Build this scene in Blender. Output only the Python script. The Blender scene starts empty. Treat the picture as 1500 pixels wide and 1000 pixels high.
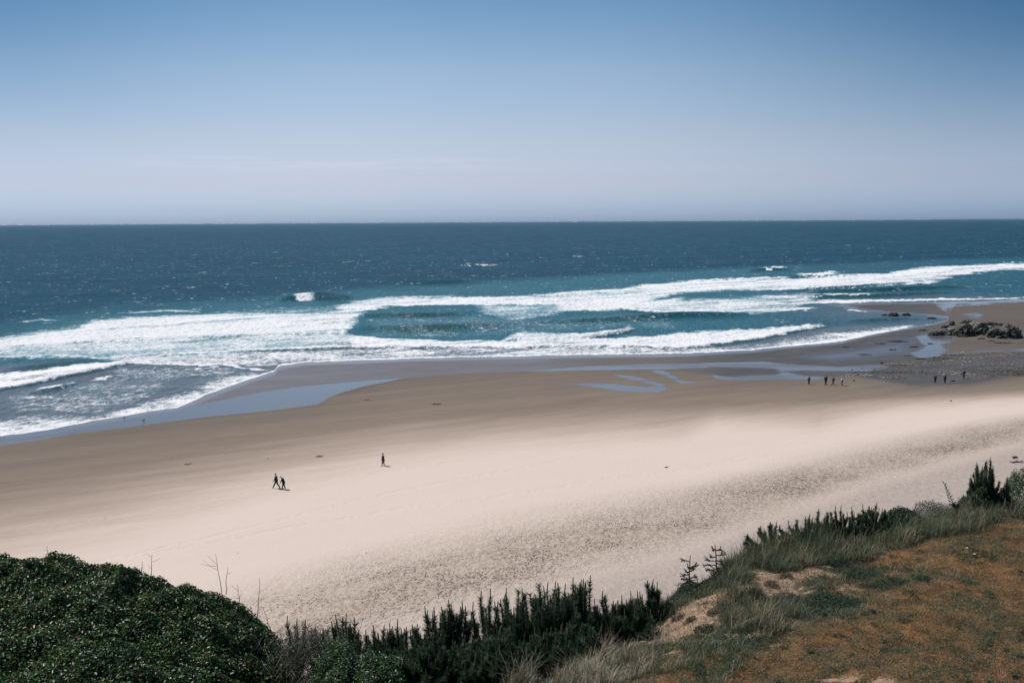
import bpy, math, random
import numpy as np
from mathutils import Vector, Matrix
random.seed(7); RNG = np.random.default_rng(11)
S = bpy.context.scene
COL = S.collection

# ------------------------------------------------------------------ camera
F = 1500*35/36.0; H = 29.0
PITCH = math.atan(176.0/F); ROLL = math.atan(9.0/1500)
cp, sp = math.cos(PITCH), math.sin(PITCH)
r0 = np.array([1., 0, 0]); f0 = np.array([0, cp, -sp]); u0 = np.array([0, sp, cp])
cr, sr = math.cos(ROLL), math.sin(ROLL)
RV = cr*r0 - sr*u0; UV = sr*r0 + cr*u0
CAM = np.array([0, 0, H])
cd = bpy.data.cameras.new("camera"); cam = bpy.data.objects.new("camera", cd); COL.objects.link(cam)
cd.lens = 35; cd.sensor_width = 36; cd.sensor_fit = 'HORIZONTAL'; cd.clip_start = 0.5; cd.clip_end = 100000
cam.matrix_world = Matrix(((RV[0], UV[0], -f0[0], 0), (RV[1], UV[1], -f0[1], 0), (RV[2], UV[2], -f0[2], H), (0, 0, 0, 1)))
S.camera = cam

def ray(px, py):
    return f0 + (px-750)/F*RV + (500-py)/F*UV
def G(px, py, z=0.0):            # point of the level z seen in that direction
    d = ray(px, py); t = (z-H)/d[2]; return CAM + d*t
def AT(px, py, Y):               # point at forward distance Y
    d = ray(px, py); return CAM + d*(Y/d[1])
def poly(pts, z=0.0):
    return np.array([G(x, y, z)[:2] for x, y in pts])

# ------------------------------------------------------------------ noise
def _h(ix, iy, s):
    n = (ix*374761393 + iy*668265263 + s*974634777) & 0xffffffff
    n = ((n ^ (n >> 13))*1274126177) & 0xffffffff
    return ((n ^ (n >> 16)) & 0xffff)/65535.0
def vn(x, y, s=0):
    ix = np.floor(x).astype(np.int64); iy = np.floor(y).astype(np.int64)
    fx = x-ix; fy = y-iy; fx = fx*fx*(3-2*fx); fy = fy*fy*(3-2*fy)
    a = _h(ix, iy, s); b = _h(ix+1, iy, s); c = _h(ix, iy+1, s); d = _h(ix+1, iy+1, s)
    return (a*(1-fx)+b*fx)*(1-fy)+(c*(1-fx)+d*fx)*fy
def fbm(x, y, s=0, o=4):
    r = 0; a = .5; t = 0
    for i in range(o):
        r = r+a*vn(x*2**i+i*17.3, y*2**i+i*9.1, s+i); t += a; a *= .55
    return r/t
def sst(a, b, x):
    t = np.clip((x-a)/(b-a), 0, 1); return t*t*(3-2*t)

# ------------------------------------------------------------------ helpers
def tag(o, label=None, cat=None, group=None, kind=None):
    for k, v in (('label', label), ('category', cat), ('group', group), ('kind', kind)):
        if v: o[k] = v
    return o
def link(name, me, mat, parent=None):
    o = bpy.data.objects.new(name, me); COL.objects.link(o)
    if mat and not me.materials: me.materials.append(mat)
    if parent: o.parent = parent
    return o
def empty(name, loc, rz=0, **kw):
    o = bpy.data.objects.new(name, None); COL.objects.link(o)
    o.location = loc; o.rotation_euler = (0, 0, rz); o.empty_display_size = .2
    return tag(o, **kw)
class MB:
    def __init__(s): s.v = []; s.f = []; s.c = []; s.n = 0
    def add(s, v, f, c=None):
        v = np.asarray(v, float).reshape(-1, 3); f = np.asarray(f, np.int64)
        s.v.append(v); s.f.append(f+s.n)
        if c is None: c = (1, 1, 1)
        c = np.broadcast_to(np.asarray(c, float), v.shape); s.c.append(c); s.n += len(v)
    def mesh(s, name, smooth=False):
        V = np.concatenate(s.v); me = bpy.data.meshes.new(name)
        me.vertices.add(len(V)); me.vertices.foreach_set('co', V.ravel())
        loops = np.concatenate([f.ravel() for f in s.f]); tot = np.concatenate([np.full(len(f), f.shape[1]) for f in s.f])
        st = np.concatenate([[0], np.cumsum(tot)[:-1]])
        me.loops.add(len(loops)); me.loops.foreach_set('vertex_index', loops.astype(np.int32))
        me.polygons.add(len(tot)); me.polygons.foreach_set('loop_start', st.astype(np.int32))
        if smooth: me.polygons.foreach_set('use_smooth', np.ones(len(tot), bool))
        me.update(calc_edges=True)
        C = np.concatenate(s.c); ca = me.attributes.new('Col', 'FLOAT_COLOR', 'POINT')
        ca.data.foreach_set('color', np.hstack([C, np.ones((len(C), 1))]).astype(np.float32).ravel())
        return me
    def build(s, name, mat, parent=None, off=(0, 0, 0), smooth=False):
        if parent is not None:
            o3 = np.array(parent.location)
            s.v = [v-o3 for v in s.v]
        return link(name, s.mesh(name, smooth), mat, parent)
def norm(v): return v/np.maximum(np.linalg.norm(v, axis=-1, keepdims=True), 1e-9)
def tube(mb, pts, rad, c, k=5):
    pts = np.asarray(pts, float); n = len(pts); rad = np.broadcast_to(np.asarray(rad, float), (n,))
    T = norm(np.gradient(pts, axis=0)); A = np.where(np.abs(T[:, 2:3]) > .9, [[1., 0, 0]], [[0, 0, 1.]])
    U = norm(np.cross(T, A)); W = np.cross(T, U); ang = np.arange(k)*2*math.pi/k
    V = pts[:, None]+rad[:, None, None]*(np.cos(ang)[None, :, None]*U[:, None]+np.sin(ang)[None, :, None]*W[:, None])
    i = np.arange(n-1)[:, None]*k; j = np.arange(k)[None]; j2 = (j+1) % k
    q = np.stack([i+j, i+j2, i+k+j2, i+k+j], -1).reshape(-1, 4)
    cc = np.asarray(c, float)
    if cc.ndim == 2: cc = np.repeat(cc, k, axis=0)
    mb.add(V.reshape(-1, 3), q, cc)
    mb.v[-1] = np.vstack([mb.v[-1]]); 
    mb.f.append(np.array([[*(np.arange(k)+ (n-1)*k+mb.n-n*k)]]))

# ------------------------------------------------------------------ materials
def mat(name):
    m = bpy.data.materials.new(name); m.use_nodes = True; nt = m.node_tree
    return m, nt, nt.nodes['Principled BSDF'], nt.nodes['Material Output']
def N(nt, t, **k):
    n = nt.nodes.new(t)
    for a, b in k.items():
        if a.startswith('i_'):
            key = a[2:]; key = int(key) if key.isdigit() else key.replace('_', ' ')
            n.inputs[key].default_value = b
        else: setattr(n, a, b)
    return n
def L(nt, a, b): nt.links.new(a, b)
def attr(nt, name): return N(nt, 'ShaderNodeAttribute', attribute_name=name)
def noise(nt, vec, scale, detail=4, rough=.55, sc=None, deg=0, **k):
    if sc is not None:
        if deg:
            m0 = N(nt, 'ShaderNodeMapping'); m0.inputs['Rotation'].default_value = (0, 0, -math.radians(deg)); L(nt, vec, m0.inputs['Vector']); vec = m0.outputs[0]
        mp = N(nt, 'ShaderNodeMapping'); mp.inputs['Scale'].default_value = sc; L(nt, vec, mp.inputs['Vector']); vec = mp.outputs[0]
    n = N(nt, 'ShaderNodeTexNoise'); n.inputs['Scale'].default_value = scale; n.inputs['Detail'].default_value = detail
    n.inputs['Roughness'].default_value = rough; L(nt, vec, n.inputs['Vector']); return n.outputs['Fac']
def M(nt, op, a, b=None, c=None, clamp=False):
    n = N(nt, 'ShaderNodeMath', operation=op, use_clamp=clamp)
    for i, v in enumerate((a, b, c)):
        if v is None: continue
        if isinstance(v, (int, float)): n.inputs[i].default_value = v
        else: L(nt, v, n.inputs[i])
    return n.outputs[0]
def MR(nt, v, a, b, c=0., d=1., smooth=True):
    n = N(nt, 'ShaderNodeMapRange', interpolation_type='SMOOTHSTEP' if smooth else 'LINEAR')
    L(nt, v, n.inputs[0])
    for i, x in enumerate((a, b, c, d)): n.inputs[1+i].default_value = x
    return n.outputs[0]
def MIX(nt, fac, a, b, mode='MIX'):
    n = N(nt, 'ShaderNodeMix', data_type='RGBA', blend_type=mode)
    if isinstance(fac, (int, float)): n.inputs[0].default_value = fac
    else: L(nt, fac, n.inputs[0])
    for i, v in ((6, a), (7, b)):
        if isinstance(v, tuple): n.inputs[i].default_value = (*v, 1)
        else: L(nt, v, n.inputs[i])
    return n.outputs[2]
def RAMP(nt, v, stops):
    n = N(nt, 'ShaderNodeValToRGB'); cr_ = n.color_ramp
    while len(cr_.elements) < len(stops): cr_.elements.new(.5)
    for e, (p, c) in zip(cr_.elements, stops): e.position = p; e.color = (*c, 1)
    L(nt, v, n.inputs[0]); return n.outputs[0]
def BUMP(nt, h, strength, dist, prev=None):
    b = N(nt, 'ShaderNodeBump'); L(nt, h, b.inputs['Height'])
    if isinstance(strength, (int, float)): b.inputs['Strength'].default_value = strength
    else: L(nt, strength, b.inputs['Strength'])
    b.inputs['Distance'].default_value = dist
    if prev: L(nt, prev, b.inputs['Normal'])
    return b.outputs[0]

def leaf_mat(name, rough=.5, trans=.3, spec=.5):
    m, nt, p, out = mat(name); a = attr(nt, 'Col')
    L(nt, a.outputs['Color'], p.inputs['Base Color']); p.inputs['Roughness'].default_value = rough
    p.inputs['Specular IOR Level'].default_value = spec
    t = N(nt, 'ShaderNodeBsdfTranslucent'); L(nt, a.outputs['Color'], t.inputs[0])
    mx = N(nt, 'ShaderNodeMixShader'); mx.inputs[0].default_value = trans
    L(nt, p.outputs[0], mx.inputs[1]); L(nt, t.outputs[0], mx.inputs[2]); L(nt, mx.outputs[0], out.inputs[0])
    return m
M_leaf = leaf_mat('glossy leaf', .36, .25, .38)
M_needle = leaf_mat('needle', .55, .25, .3)
M_grass = leaf_mat('grass blade', .6, .3, .3)
def plain(name, c=None, rough=.8, nscale=8, amt=.25, bump=.0):
    m, nt, p, out = mat(name); tc = N(nt, 'ShaderNodeTexCoord').outputs['Object']
    n = noise(nt, tc, nscale, 4)
    base = attr(nt, 'Col').outputs['Color'] if c is None else c
    f = MR(nt, n, .3, .7, 1-amt, 1+amt)
    cc = N(nt, 'ShaderNodeCombineColor'); [L(nt, f, cc.inputs[i]) for i in range(3)]
    L(nt, MIX(nt, 1., base, cc.outputs[0], 'MULTIPLY'), p.inputs['Base Color'])
    p.inputs['Roughness'].default_value = rough
    if bump: L(nt, BUMP(nt, n, 1, bump), p.inputs['Normal'])
    return m
M_bark = plain('bark', None, .9, 20, .3, .01)
M_skin = plain('skin', (.30, .18, .13), .5, 30, .05)
M_rock = plain('barnacled rock', None, .9, 3, .55, .15)
M_wood = plain('driftwood', (.10, .07, .055), .9, 6, .4, .02)
M_weed = plain('seaweed', (.035, .03, .02), .5, 9, .4, .02)
def cloth(name, c): return plain(name, c, .85, 12, .15)

# ------------------------------------------------------------------ shoreline and sheets (all curves lie on the ground, in metres)
def curve(pts):
    P = poly(pts); return P[:, 0]/P[:, 1], P[:, 1]
def cy(c, a): return np.interp(a, c[0], c[1])
SHORE = curve([(-300, 668), (-120, 652), (0, 639), (83, 627), (150, 615), (217, 603), (260, 597), (290, 583), (333, 567), (367, 555),
               (402, 544), (407, 538), (414, 535), (450, 531), (500, 529), (600, 525), (700, 523), (800, 521), (900, 519), (1000, 518),
               (1100, 513), (1167, 506), (1233, 500), (1277, 490), (1348, 477), (1370, 473), (1388, 468), (1392, 455), (1400, 443), (1500, 438), (1750, 430)])
BAR = poly([(1215, 447), (1255, 444.5), (1340, 443), (1415, 441.5), (1425, 467), (1385, 466.5), (1340, 461), (1290, 458.5), (1245, 453)])
def sdpoly(P, X, Y):
    d = np.full(X.shape, 1e18); ins = np.zeros(X.shape, bool); n = len(P)
    for i in range(n):
        a = P[i]; b = P[(i+1) % n]; e = b-a; wx = X-a[0]; wy = Y-a[1]
        t = np.clip((wx*e[0]+wy*e[1])/(e@e), 0, 1); d = np.minimum(d, (wx-e[0]*t)**2+(wy-e[1]*t)**2)
        c = ((a[1] > Y) != (b[1] > Y)) & (X < (b[0]-a[0])*(Y-a[1])/((b[1]-a[1]) if b[1] != a[1] else 1e-9)+a[0])
        ins ^= c
    d = np.sqrt(d); return np.where(ins, -d, d)
def rot(X, Y, deg):
    c, s_ = math.cos(math.radians(deg)), math.sin(math.radians(deg)); return X*c+Y*s_, -X*s_+Y*c
def landdist(X, Y):
    a = X/Y; w = (fbm(X/6, Y/6, 5)-.5)*2.0
    return np.maximum(cy(SHORE, a)-Y+w, -sdpoly(BAR, X, Y)+w*2)
def gridsheet(name, Ys, As):
    YY, AA = np.meshgrid(Ys, As, indexing='ij'); XX = YY*AA
    nr, nc = YY.shape; i = np.arange(nr-1)[:, None]*nc; j = np.arange(nc-1)[None]
    q = np.stack([i+j, i+j+1, i+nc+j+1, i+nc+j], -1).reshape(-1, 4)
    return XX.ravel(), YY.ravel(), q
AS = np.concatenate([np.linspace(-1.6, -.57, 60, False), np.linspace(-.57, .57, 1000, False), np.linspace(.57, 1.6, 61)])

# foam on the sea -------------------------------------------------------------
foam_specs = [
 # top edge, bottom edge, density at top, at bottom, softness of the top edge
 ([(-200,505),(0,492),(60,478),(120,468),(183,460),(260,456),(327,451),(400,449),(457,446),(500,444),(540,440)],
  [(-200,545),(0,503),(60,498),(120,490),(183,484),(260,480),(327,476),(400,474),(457,470),(500,468),(540,462)], .32, .95, .5),
 ([(-200,520),(0,501),(60,489),(110,478),(135,469),(220,462),(327,456),(430,455),(500,458),(540,464)],
  [(-200,535),(0,509),(70,502),(200,499),(367,492),(500,487),(530,472)], .92, 1.0, .15),
 ([(-200,528),(0,505),(70,498),(200,494),(367,487),(500,481),(535,492)],
  [(-200,545),(0,527),(100,525),(160,528),(190,532),(250,519),(366,513),(500,508),(600,509)], .70, .60, .2),
 ([(-200,565),(0,547),(60,541),(120,534),(170,531),(210,526),(250,517)],
  [(-200,600),(0,570),(50,561),(100,549),(150,542),(190,534),(215,530),(255,520)], .86, 1.0, .15),
 ([(35,575),(60,567),(90,563),(118,559)], [(38,577),(60,573),(90,566),(118,560)], .8, .95, .2),
 ([(130,556),(150,552),(168,549)], [(130,557),(150,555),(168,550)], .8, .9, .2),
 ([(190,531),(250,519),(366,513),(500,508),(600,508),(700,508),(800,506),(900,504),(1000,509),(1100,506),(1170,500)],
  [(190,532.5),(250,533),(300,534.5),(390,536),(450,532),(500,530),(600,526),(700,524),(800,522),(900,520),(1000,519),(1100,514),(1170,507)], .66, .58, .2),
 ([(495,482),(520,490),(567,497),(633,498.5),(733,499.5),(800,497.5),(900,494),(950,491),(1000,487),(1100,481),(1213,474.5)],
  [(495,508),(520,509),(567,509),(633,510),(733,509),(800,508),(900,507),(950,507),(1000,510),(1060,503),(1117,495),(1170,484),(1213,477)], .95, .95, .1),
 ([(735,496),(760,485),(800,485),(850,488),(900,484),(933,480)], [(735,499),(760,499),(800,499),(850,497),(900,489),(933,482)], .8, .97, .2),
 ([(1120,500),(1170,488),(1250,480),(1300,476),(1352,474)], [(1120,511),(1167,507),(1233,501),(1277,491),(1348,478)], .5, .98, .5),
 # outer foam, middle and right
 ([(480,446),(520,440),(560,434),(600,434.5),(700,433),(800,430),(850,424),(900,420),(970,413)],
  [(480,460),(520,457),(560,450),(650,446),(700,446),(800,444),(850,444),(900,444),(970,440)], .55, .97, .2),
 ([(560,437),(700,435),(800,432),(850,426),(900,421),(970,414),(1000,412),(1100,408),(1200,406),(1300,400),(1340,392),(1400,387.5),(1500,385.5),(1700,383)],
  [(560,445),(700,441),(800,440),(850,441),(900,439),(970,434),(1000,430),(1080,424),(1150,424),(1250,417),(1340,412),(1380,408),(1440,398),(1500,395),(1700,393)], .97, .88, .12),
 ([(690,448),(760,441),(850,440),(920,440)], [(690,455),(750,468),(850,456),(920,454)], .55, .45, .3),
 ([(800,441),(880,441),(960,439),(1010,432)], [(800,456),(880,455),(960,452),(1010,444)], .85, .8, .2),
 ([(920,447),(960,441),(1000,437),(1060,433),(1130,430),(1200,426)], [(920,452),(960,457),(1020,459),(1078,459),(1135,457),(1200,441)], .62, .78, .3),
 ([(1145,425),(1200,423),(1290,419),(1383,408)], [(1145,423),(1180,424),(1290,420),(1383,412)], .7, .9, .2),
 ([(1100,434),(1200,433),(1295,430)], [(1100,436),(1200,435),(1295,431.5)], .75, .9, .2),
 ([(1030,443),(1130,442),(1200,440),(1300,438.5),(1450,436)], [(1030,448),(1130,446),(1200,444),(1300,441),(1450,438)], .8, .95, .2),
 ([(1080,451),(1150,450),(1205,450)], [(1080,456),(1150,455),(1205,453)], .75, .8, .2),
 ([(1235,453),(1260,455),(1290,457)], [(1235,455),(1260,457),(1290,459)], .8, .9, .2),
 ([(1163,399),(1190,398),(1215,396.5),(1232,398)], [(1163,404),(1190,405),(1215,404.5),(1232,404)], 1., 1., .1),
 ([(1113,391.5),(1130,391),(1153,390.5)], [(1113,393.5),(1130,395.5),(1153,392.5)], .98, .98, .1),
 ([(428,431.8),(445,431.6),(463,431.5)], [(428,436),(440,439.5),(461,439)], 1., 1., .1),
 ([(60,493),(110,478),(125,472),(125,468)], [(60,497),(110,490),(125,486),(126,480)], .55, .6, .3),
 ([(660,387.5),(700,386.5),(738,387)], [(660,388.5),(700,388.5),(738,388.8)], .7, .8, .2),
 ([(0,603),(40,597),(90,600),(140,606),(200,590),(260,566),(330,546),(390,539)],
  [(0,641),(83,629),(150,617),(217,604.5),(260,598.5),(290,584),(333,568),(400,545)], .40, .80, .5),
 ([(70,617),(150,608),(217,596),(260,588),(290,576),(333,561),(367,550),(398,543)],
  [(70,631),(150,617),(217,605),(260,599),(290,585),(333,569),(367,557),(402,546)], .7, .9, .3),
 ([(150,537),(250,535),(400,536)], [(150,560),(250,556),(360,546)], .36, .36, .3),
 ([(0,572),(60,562),(120,553),(190,540),(250,536)], [(0,605),(60,600),(140,604),(200,588),(260,566)], .30, .36, .3),
 ([(-100,606),(0,606),(60,604),(110,612)], [(-100,650),(0,640),(60,632),(110,624)], .5, .8, .4),
 ([(530,456),(640,452),(760,462),(930,460),(1000,465)], [(530,492),(640,494),(760,486),(930,480),(1000,484)], .17, .19, .3),
 ([(160,530),(240,531),(330,534),(400,541)], [(160,532),(240,534.5),(330,536.5),(400,544)], .75, .9, .2),
]
foam_lines = [  # points, half width in px at that place, density, ridge height m
 ([(-200,540),(0,509),(70,502),(200,499),(367,492),(500,487)], .8, .95, .5),
 ([(190,532),(250,519),(366,513),(500,508),(600,509)], 1.0, .98, .35),
 ([(-200,600),(0,569.5),(50,560),(100,548.5),(150,541),(190,533),(215,529)], 1.2, 1.0, .5),
 ([(-200,652),(0,640),(83,628),(150,616),(217,604),(260,598),(290,584),(333,568),(367,556),(402,545)], 1.2, .97, .1),
 ([(402,536),(450,532),(500,530),(600,526),(700,524),(800,522),(900,520),(1000,519),(1100,514),(1167,507),(1233,501),(1277,491),(1348,478),(1370,474)], 1.1, .92, .1),
 ([(560,509),(700,508.5),(800,507.5),(900,507),(1000,510),(1060,503),(1117,495),(1170,484),(1213,477)], .8, .98, .5),
 ([(733,499),(800,498),(850,496),(900,488),(933,482)], .9, 1., .8),
 ([(1150,424),(1250,417),(1340,411)], .7, 1, .5),
 ([(900,452),(960,457),(1020,459),(1078,459)], .8, 1, .5),
 ([(1030,448),(1130,446),(1200,444),(1300,441),(1450,438),(1700,430)], .6, 1, .2),
 ([(1000,412.5),(1100,409),(1160,406)], .7, 1, .7),
 ([(230,542),(245,543)], .7, .8, .1), ([(283,541),(310,540),(345,541)], .7, .75, .1),
 ([(1353,477),(1368,473)], .8, 1, .1),
 ([(25,471),(60,468),(90,469)], .8, .55, .1), ([(180,459),(240,454),(300,457)], 1.0, .6, .1),
 ([(0,526),(80,523),(140,525)], .7, .9, .3),
 ([(833,375),(860,376)], .5, .8, .1), ([(932,394),(955,393)], .5, .6, .1),
 ([(640,398),(660,397)], .5, .5, .1),
]
crest_lines = [  # swell faces: points, height m, length m
 ([(405,440),(430,437.5),(470,436),(518,437)], 1.9, 8), ([(1095,397),(1120,395.5),(1162,395)], 1.2, 7),
 ([(1150,405),(1235,405),(1290,403)], .9, 7), ([(520,462),(600,463),(690,460)], 1.1, 5), ([(520,480),(600,482),(700,479),(760,476)], .9, 5),
 ([(760,473),(850,471),(1000,462),(1110,461)], .9, 5), ([(575,413.5),(640,414),(700,412)], 1.0, 8),
 ([(1240,470),(1300,468),(1350,467)], .5, 3), ([(40,577),(90,568),(118,561)], .5, 2), ([(1180,428),(1300,424),(1420,420)], .9, 6),
 ([(1150,436),(1300,433),(1400,428)], .7, 5), ([(0,543),(80,536),(150,530)], .6, 4),
]
def make_sea():
    inv = np.linspace(1/104., 1/3000., 640); Ys = np.concatenate([1/inv, [3600, 4500, 6000, 9000, 15000, 30000, 60000]])
    X, Y, q = gridsheet('sea', Ys, AS)
    a = X/Y; pxm = Y*Y/42292.
    ld = landdist(X, Y)
    wob = (fbm(X/14, Y/9, 21)-.5)*2
    wob2 = (fbm(X/3.0, Y/2.4, 31, 3)-.5)*2
    wob3 = (fbm(X/1.1, Y/3.0, 33, 3)-.5)*2; Yp = Y+wob*pxm*3.2+wob2*pxm*2.0+wob3*pxm*1.2
    foam = np.zeros_like(X)
    for top, bot, dt, db, st in foam_specs:
        ct, cb = curve(top), curve(bot); lo = max(ct[0][0], cb[0][0]); hi = min(ct[0][-1], cb[0][-1])
        Yt, Yb = cy(ct, a), cy(cb, a); wd = np.maximum(Yt-Yb, .3); u = (Yt-Yp)/wd
        e = sst(lo-.004, lo+.02*min(1, (hi-lo)/.06), a)*(1-sst(hi-.02*min(1, (hi-lo)/.06), hi+.004, a))
        m = sst(-.08, min(.9, st*1.5), u)*(1-sst(.93, 1.08, u))
        foam = np.maximum(foam, (dt+(db-dt)*np.clip(u, 0, 1))*m*e)
    foam = foam*(1-.34*sst(.48, .68, fbm(*[q/k for q, k in zip(rot(X, Y, 38), (48, 5.5))], 35, 4))*sst(.2, .6, foam)); foam = foam*(1-.22*sst(.5, .64, fbm(X/7, Y/9, 36, 3))*(foam < .9))
    z = np.zeros_like(X); face_shade = np.zeros_like(X)
    for pts, wpx, den, rh in foam_lines:
        c = curve(pts); lo, hi = c[0][0], c[0][-1]; d = Y+wob2*pxm*1.0-cy(c, a)
        e = sst(lo-.002, lo+.01, a)*(1-sst(hi-.01, hi+.002, a))
        foam = np.maximum(foam, den*e*np.exp(-(d/(wpx*pxm))**2))
        if rh >= .35: face_shade = np.maximum(face_shade, .8*e*np.exp(-((d+2.6*pxm)/(1.5*pxm))**2))
        z += rh*.95*e*np.where(d > 0, np.exp(-np.maximum(d, 0)/6), np.exp(-(d/1.2)**2))
    ls = cy(SHORE, a)-Y+(fbm(X/6, Y/6, 5)-.5)*2.0; foam = np.maximum(foam, .97*np.exp(-((ls+1.3*pxm)/(.9*pxm))**2)*(1-sst(.33, .37, a))*(Y < 320))
    for pts, h, ln in crest_lines:
        c = curve(pts); lo, hi = c[0][0], c[0][-1]; d = Y-cy(c, a)+wob*1.5; md = (lo+hi)/2
        e = np.clip(1-((a-md)/((hi-lo)/2))**2, 0, 1)**.6
        z += h*e*np.where(d > 0, np.exp(-(d/(ln*1.8))**2), np.exp(-(d/(ln*.45))**2)); face_shade = np.maximum(face_shade, min(1, h/.9)*e*np.exp(-((d+ln*.5)/(ln*1.1+Y*.008))**2))
    # swell and chop
    sw = np.sin((Y+X*.25+30*fbm(X/90, Y/60, 3))/7.5)*.16+np.sin((Y*.9-X*.35+22*fbm(X/40, Y/30, 4))/4.1)*.09
    z += sw*sst(0, 60, -ld)*(1-sst(900, 2000, Y)) + (fbm(X/1.6, Y/1.2, 8)-.5)*.25*sst(0, 12, -ld)*(1-sst(300, 700, Y))
    z += foam*.12*(fbm(X/.9, Y/.9, 12)-.3)*sst(0, 5, -ld)
    z = z*sst(-.5, 8, -ld)
    z += -.05*sst(-.5, 6, ld)
    # water colour zones
    surf = curve([(-300, 500), (0, 478), (200, 450), (400, 436), (520, 425), (800, 408), (1100, 392), (1400, 380), (1700, 372)])
    teal = (1-sst(-34, 26+Y*.02, Y-cy(surf, a)+wob*18))*(1-.35*sst(.22, .34, a))
    sh1 = curve([(-300, 560), (0, 538), (170, 536), (215, 531), (300, 524), (500, 506), (700, 508), (900, 506), (1000, 509), (1160, 489), (1240, 478), (1300, 475), (1400, 470)])
    shal = (1-sst(-6, 10, Y-cy(sh1, a)))*1.0
    shal = np.maximum(shal, (1-sst(6, 60, -(-sdpoly(BAR, X, Y)))) * sst(.2, .36, a)*.6)
    keep = (ld < 6)
    kq = q[keep[q].any(axis=1)]
    used = np.zeros(len(X), bool); used[kq] = True; idx = np.cumsum(used)-1
    mb = MB(); mb.add(np.stack([X, Y, z], 1)[used], idx[kq]); me = mb.mesh('sea', True)
    for nme, arr in (('foam', foam), ('teal', teal), ('shal', shal), ('face_shade', face_shade)):
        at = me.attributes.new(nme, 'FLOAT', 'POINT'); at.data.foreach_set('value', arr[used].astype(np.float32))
    m, nt, p, out = mat('sea water'); tc = N(nt, 'ShaderNodeTexCoord').outputs['Object']
    fo, te, sh = (attr(nt, k).outputs['Fac'] for k in ('foam', 'teal', 'shal'))
    lace = noise(nt, tc, 1.0, 5, .7, (.8, .45, 1)); fine = noise(nt, tc, 2.6, 4, .75, (1.2, .5, 1)); big = noise(nt, tc, .11, 4, .6, (.6, 1.2, 1))
    n = M(nt, 'ADD', M(nt, 'MULTIPLY', lace, .5), M(nt, 'MULTIPLY', fine, .3)); n = M(nt, 'ADD', n, M(nt, 'MULTIPLY', big, .2))
    t = M(nt, 'ADD', M(nt, 'SUBTRACT', .98, fo), M(nt, 'MULTIPLY', M(nt, 'SUBTRACT', n, .5), 3.4))
    ff = MR(nt, t, .12, .78, 1, 0)
    yy_ = N(nt, 'ShaderNodeSeparateXYZ'); L(nt, tc, yy_.inputs[0])
    # whitecaps: short streaks that break on the open water
    w1 = noise(nt, tc, .12, 2, .5, (.8, .5, 1)); w2 = noise(nt, tc, 1.0, 3, .6, (.45, .25, 1))
    wc = M(nt, 'MULTIPLY', MR(nt, w1, .50, .66), MR(nt, w2, .60, .68))
    wl1 = noise(nt, tc, .05, 2, .5, (.6, .35, 1)); wl2 = noise(nt, tc, .3, 3, .6, (.35, .3, 1))
    wc2 = M(nt, 'MULTIPLY', MR(nt, wl1, .52, .66), MR(nt, wl2, .64, .72))
    wc = M(nt, 'MULTIPLY', M(nt, 'MAXIMUM', wc, wc2), M(nt, 'MULTIPLY', MR(nt, sh, .1, .5, .75, 0), MR(nt, yy_.outputs[1], 1500, 7000, 1, 0)))
    ff = M(nt, 'MAXIMUM', ff, wc)
    tone = MR(nt, noise(nt, tc, .02, 3, .6, (.35, 1, 1), 30), .35, .65)
    deep = MIX(nt, tone, (.003, .045, .074), (.005, .058, .090))
    c = MIX(nt, te, deep, (.034, .128, .165))
    c = MIX(nt, sh, c, (.095, .120, .135))
    c = MIX(nt, M(nt, 'MULTIPLY', attr(nt, 'face_shade').outputs['Fac'], .95), c, (.005, .052, .060))  # dark green painted on wave faces in place of their weaker sky reflection
    froth = MIX(nt, M(nt, 'MULTIPLY', M(nt, 'MULTIPLY', te, MR(nt, sh, 0, .8, 1, .12)), MR(nt, fo, .02, .6, 0, .72)), c, (.22, .42, .45))
    c = MIX(nt, ff, froth, (.84, .82, .80))
    L(nt, c, p.inputs['Base Color'])
    L(nt, MR(nt, ff, 0, 1, .22, .9), p.inputs['Roughness']); p.inputs['IOR'].default_value = 1.33
    L(nt, M(nt, 'MULTIPLY', MR(nt, sh, 0, 1, .20, .42), MR(nt, ff, 0, 1, 1, .2)), p.inputs['Specular IOR Level'])
    c1 = noise(nt, tc, .5, 6, .65, (1, .5, 1)); c2 = noise(nt, tc, .06, 5, .6, (.8, .7, 1))
    b = BUMP(nt, c2, 1., 3.2); b = BUMP(nt, c1, MR(nt, sh, 0, 1, 1, .35), 1.1, b)
    b = BUMP(nt, n, MR(nt, ff, 0, 1, 0, 1), .5, b)
    L(nt, b, p.inputs['Normal'])
    df = N(nt, 'ShaderNodeBsdfDiffuse'); L(nt, c, df.inputs[0]); L(nt, b, df.inputs['Normal'])
    gl = N(nt, 'ShaderNodeBsdfGlossy'); gl.inputs['Roughness'].default_value = .22; L(nt, b, gl.inputs['Normal']); gl.inputs[0].default_value = (1, 1, 1, 1)
    fr = N(nt, 'ShaderNodeFresnel'); fr.inputs[0].default_value = 1.33; L(nt, b, fr.inputs['Normal'])
    rf = M(nt, 'MINIMUM', M(nt, 'MULTIPLY', fr.outputs[0], .55), MR(nt, sh, 0, 1, .12, .26)); rf = M(nt, 'MULTIPLY', rf, MR(nt, ff, 0, .7, 1, .06))
    ms = N(nt, 'ShaderNodeMixShader'); L(nt, rf, ms.inputs[0]); L(nt, df.outputs[0], ms.inputs[1]); L(nt, gl.outputs[0], ms.inputs[2]); L(nt, ms.outputs[0], out.inputs[0])
    return tag(link('sea', me, m), kind='structure')
make_sea()

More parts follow.
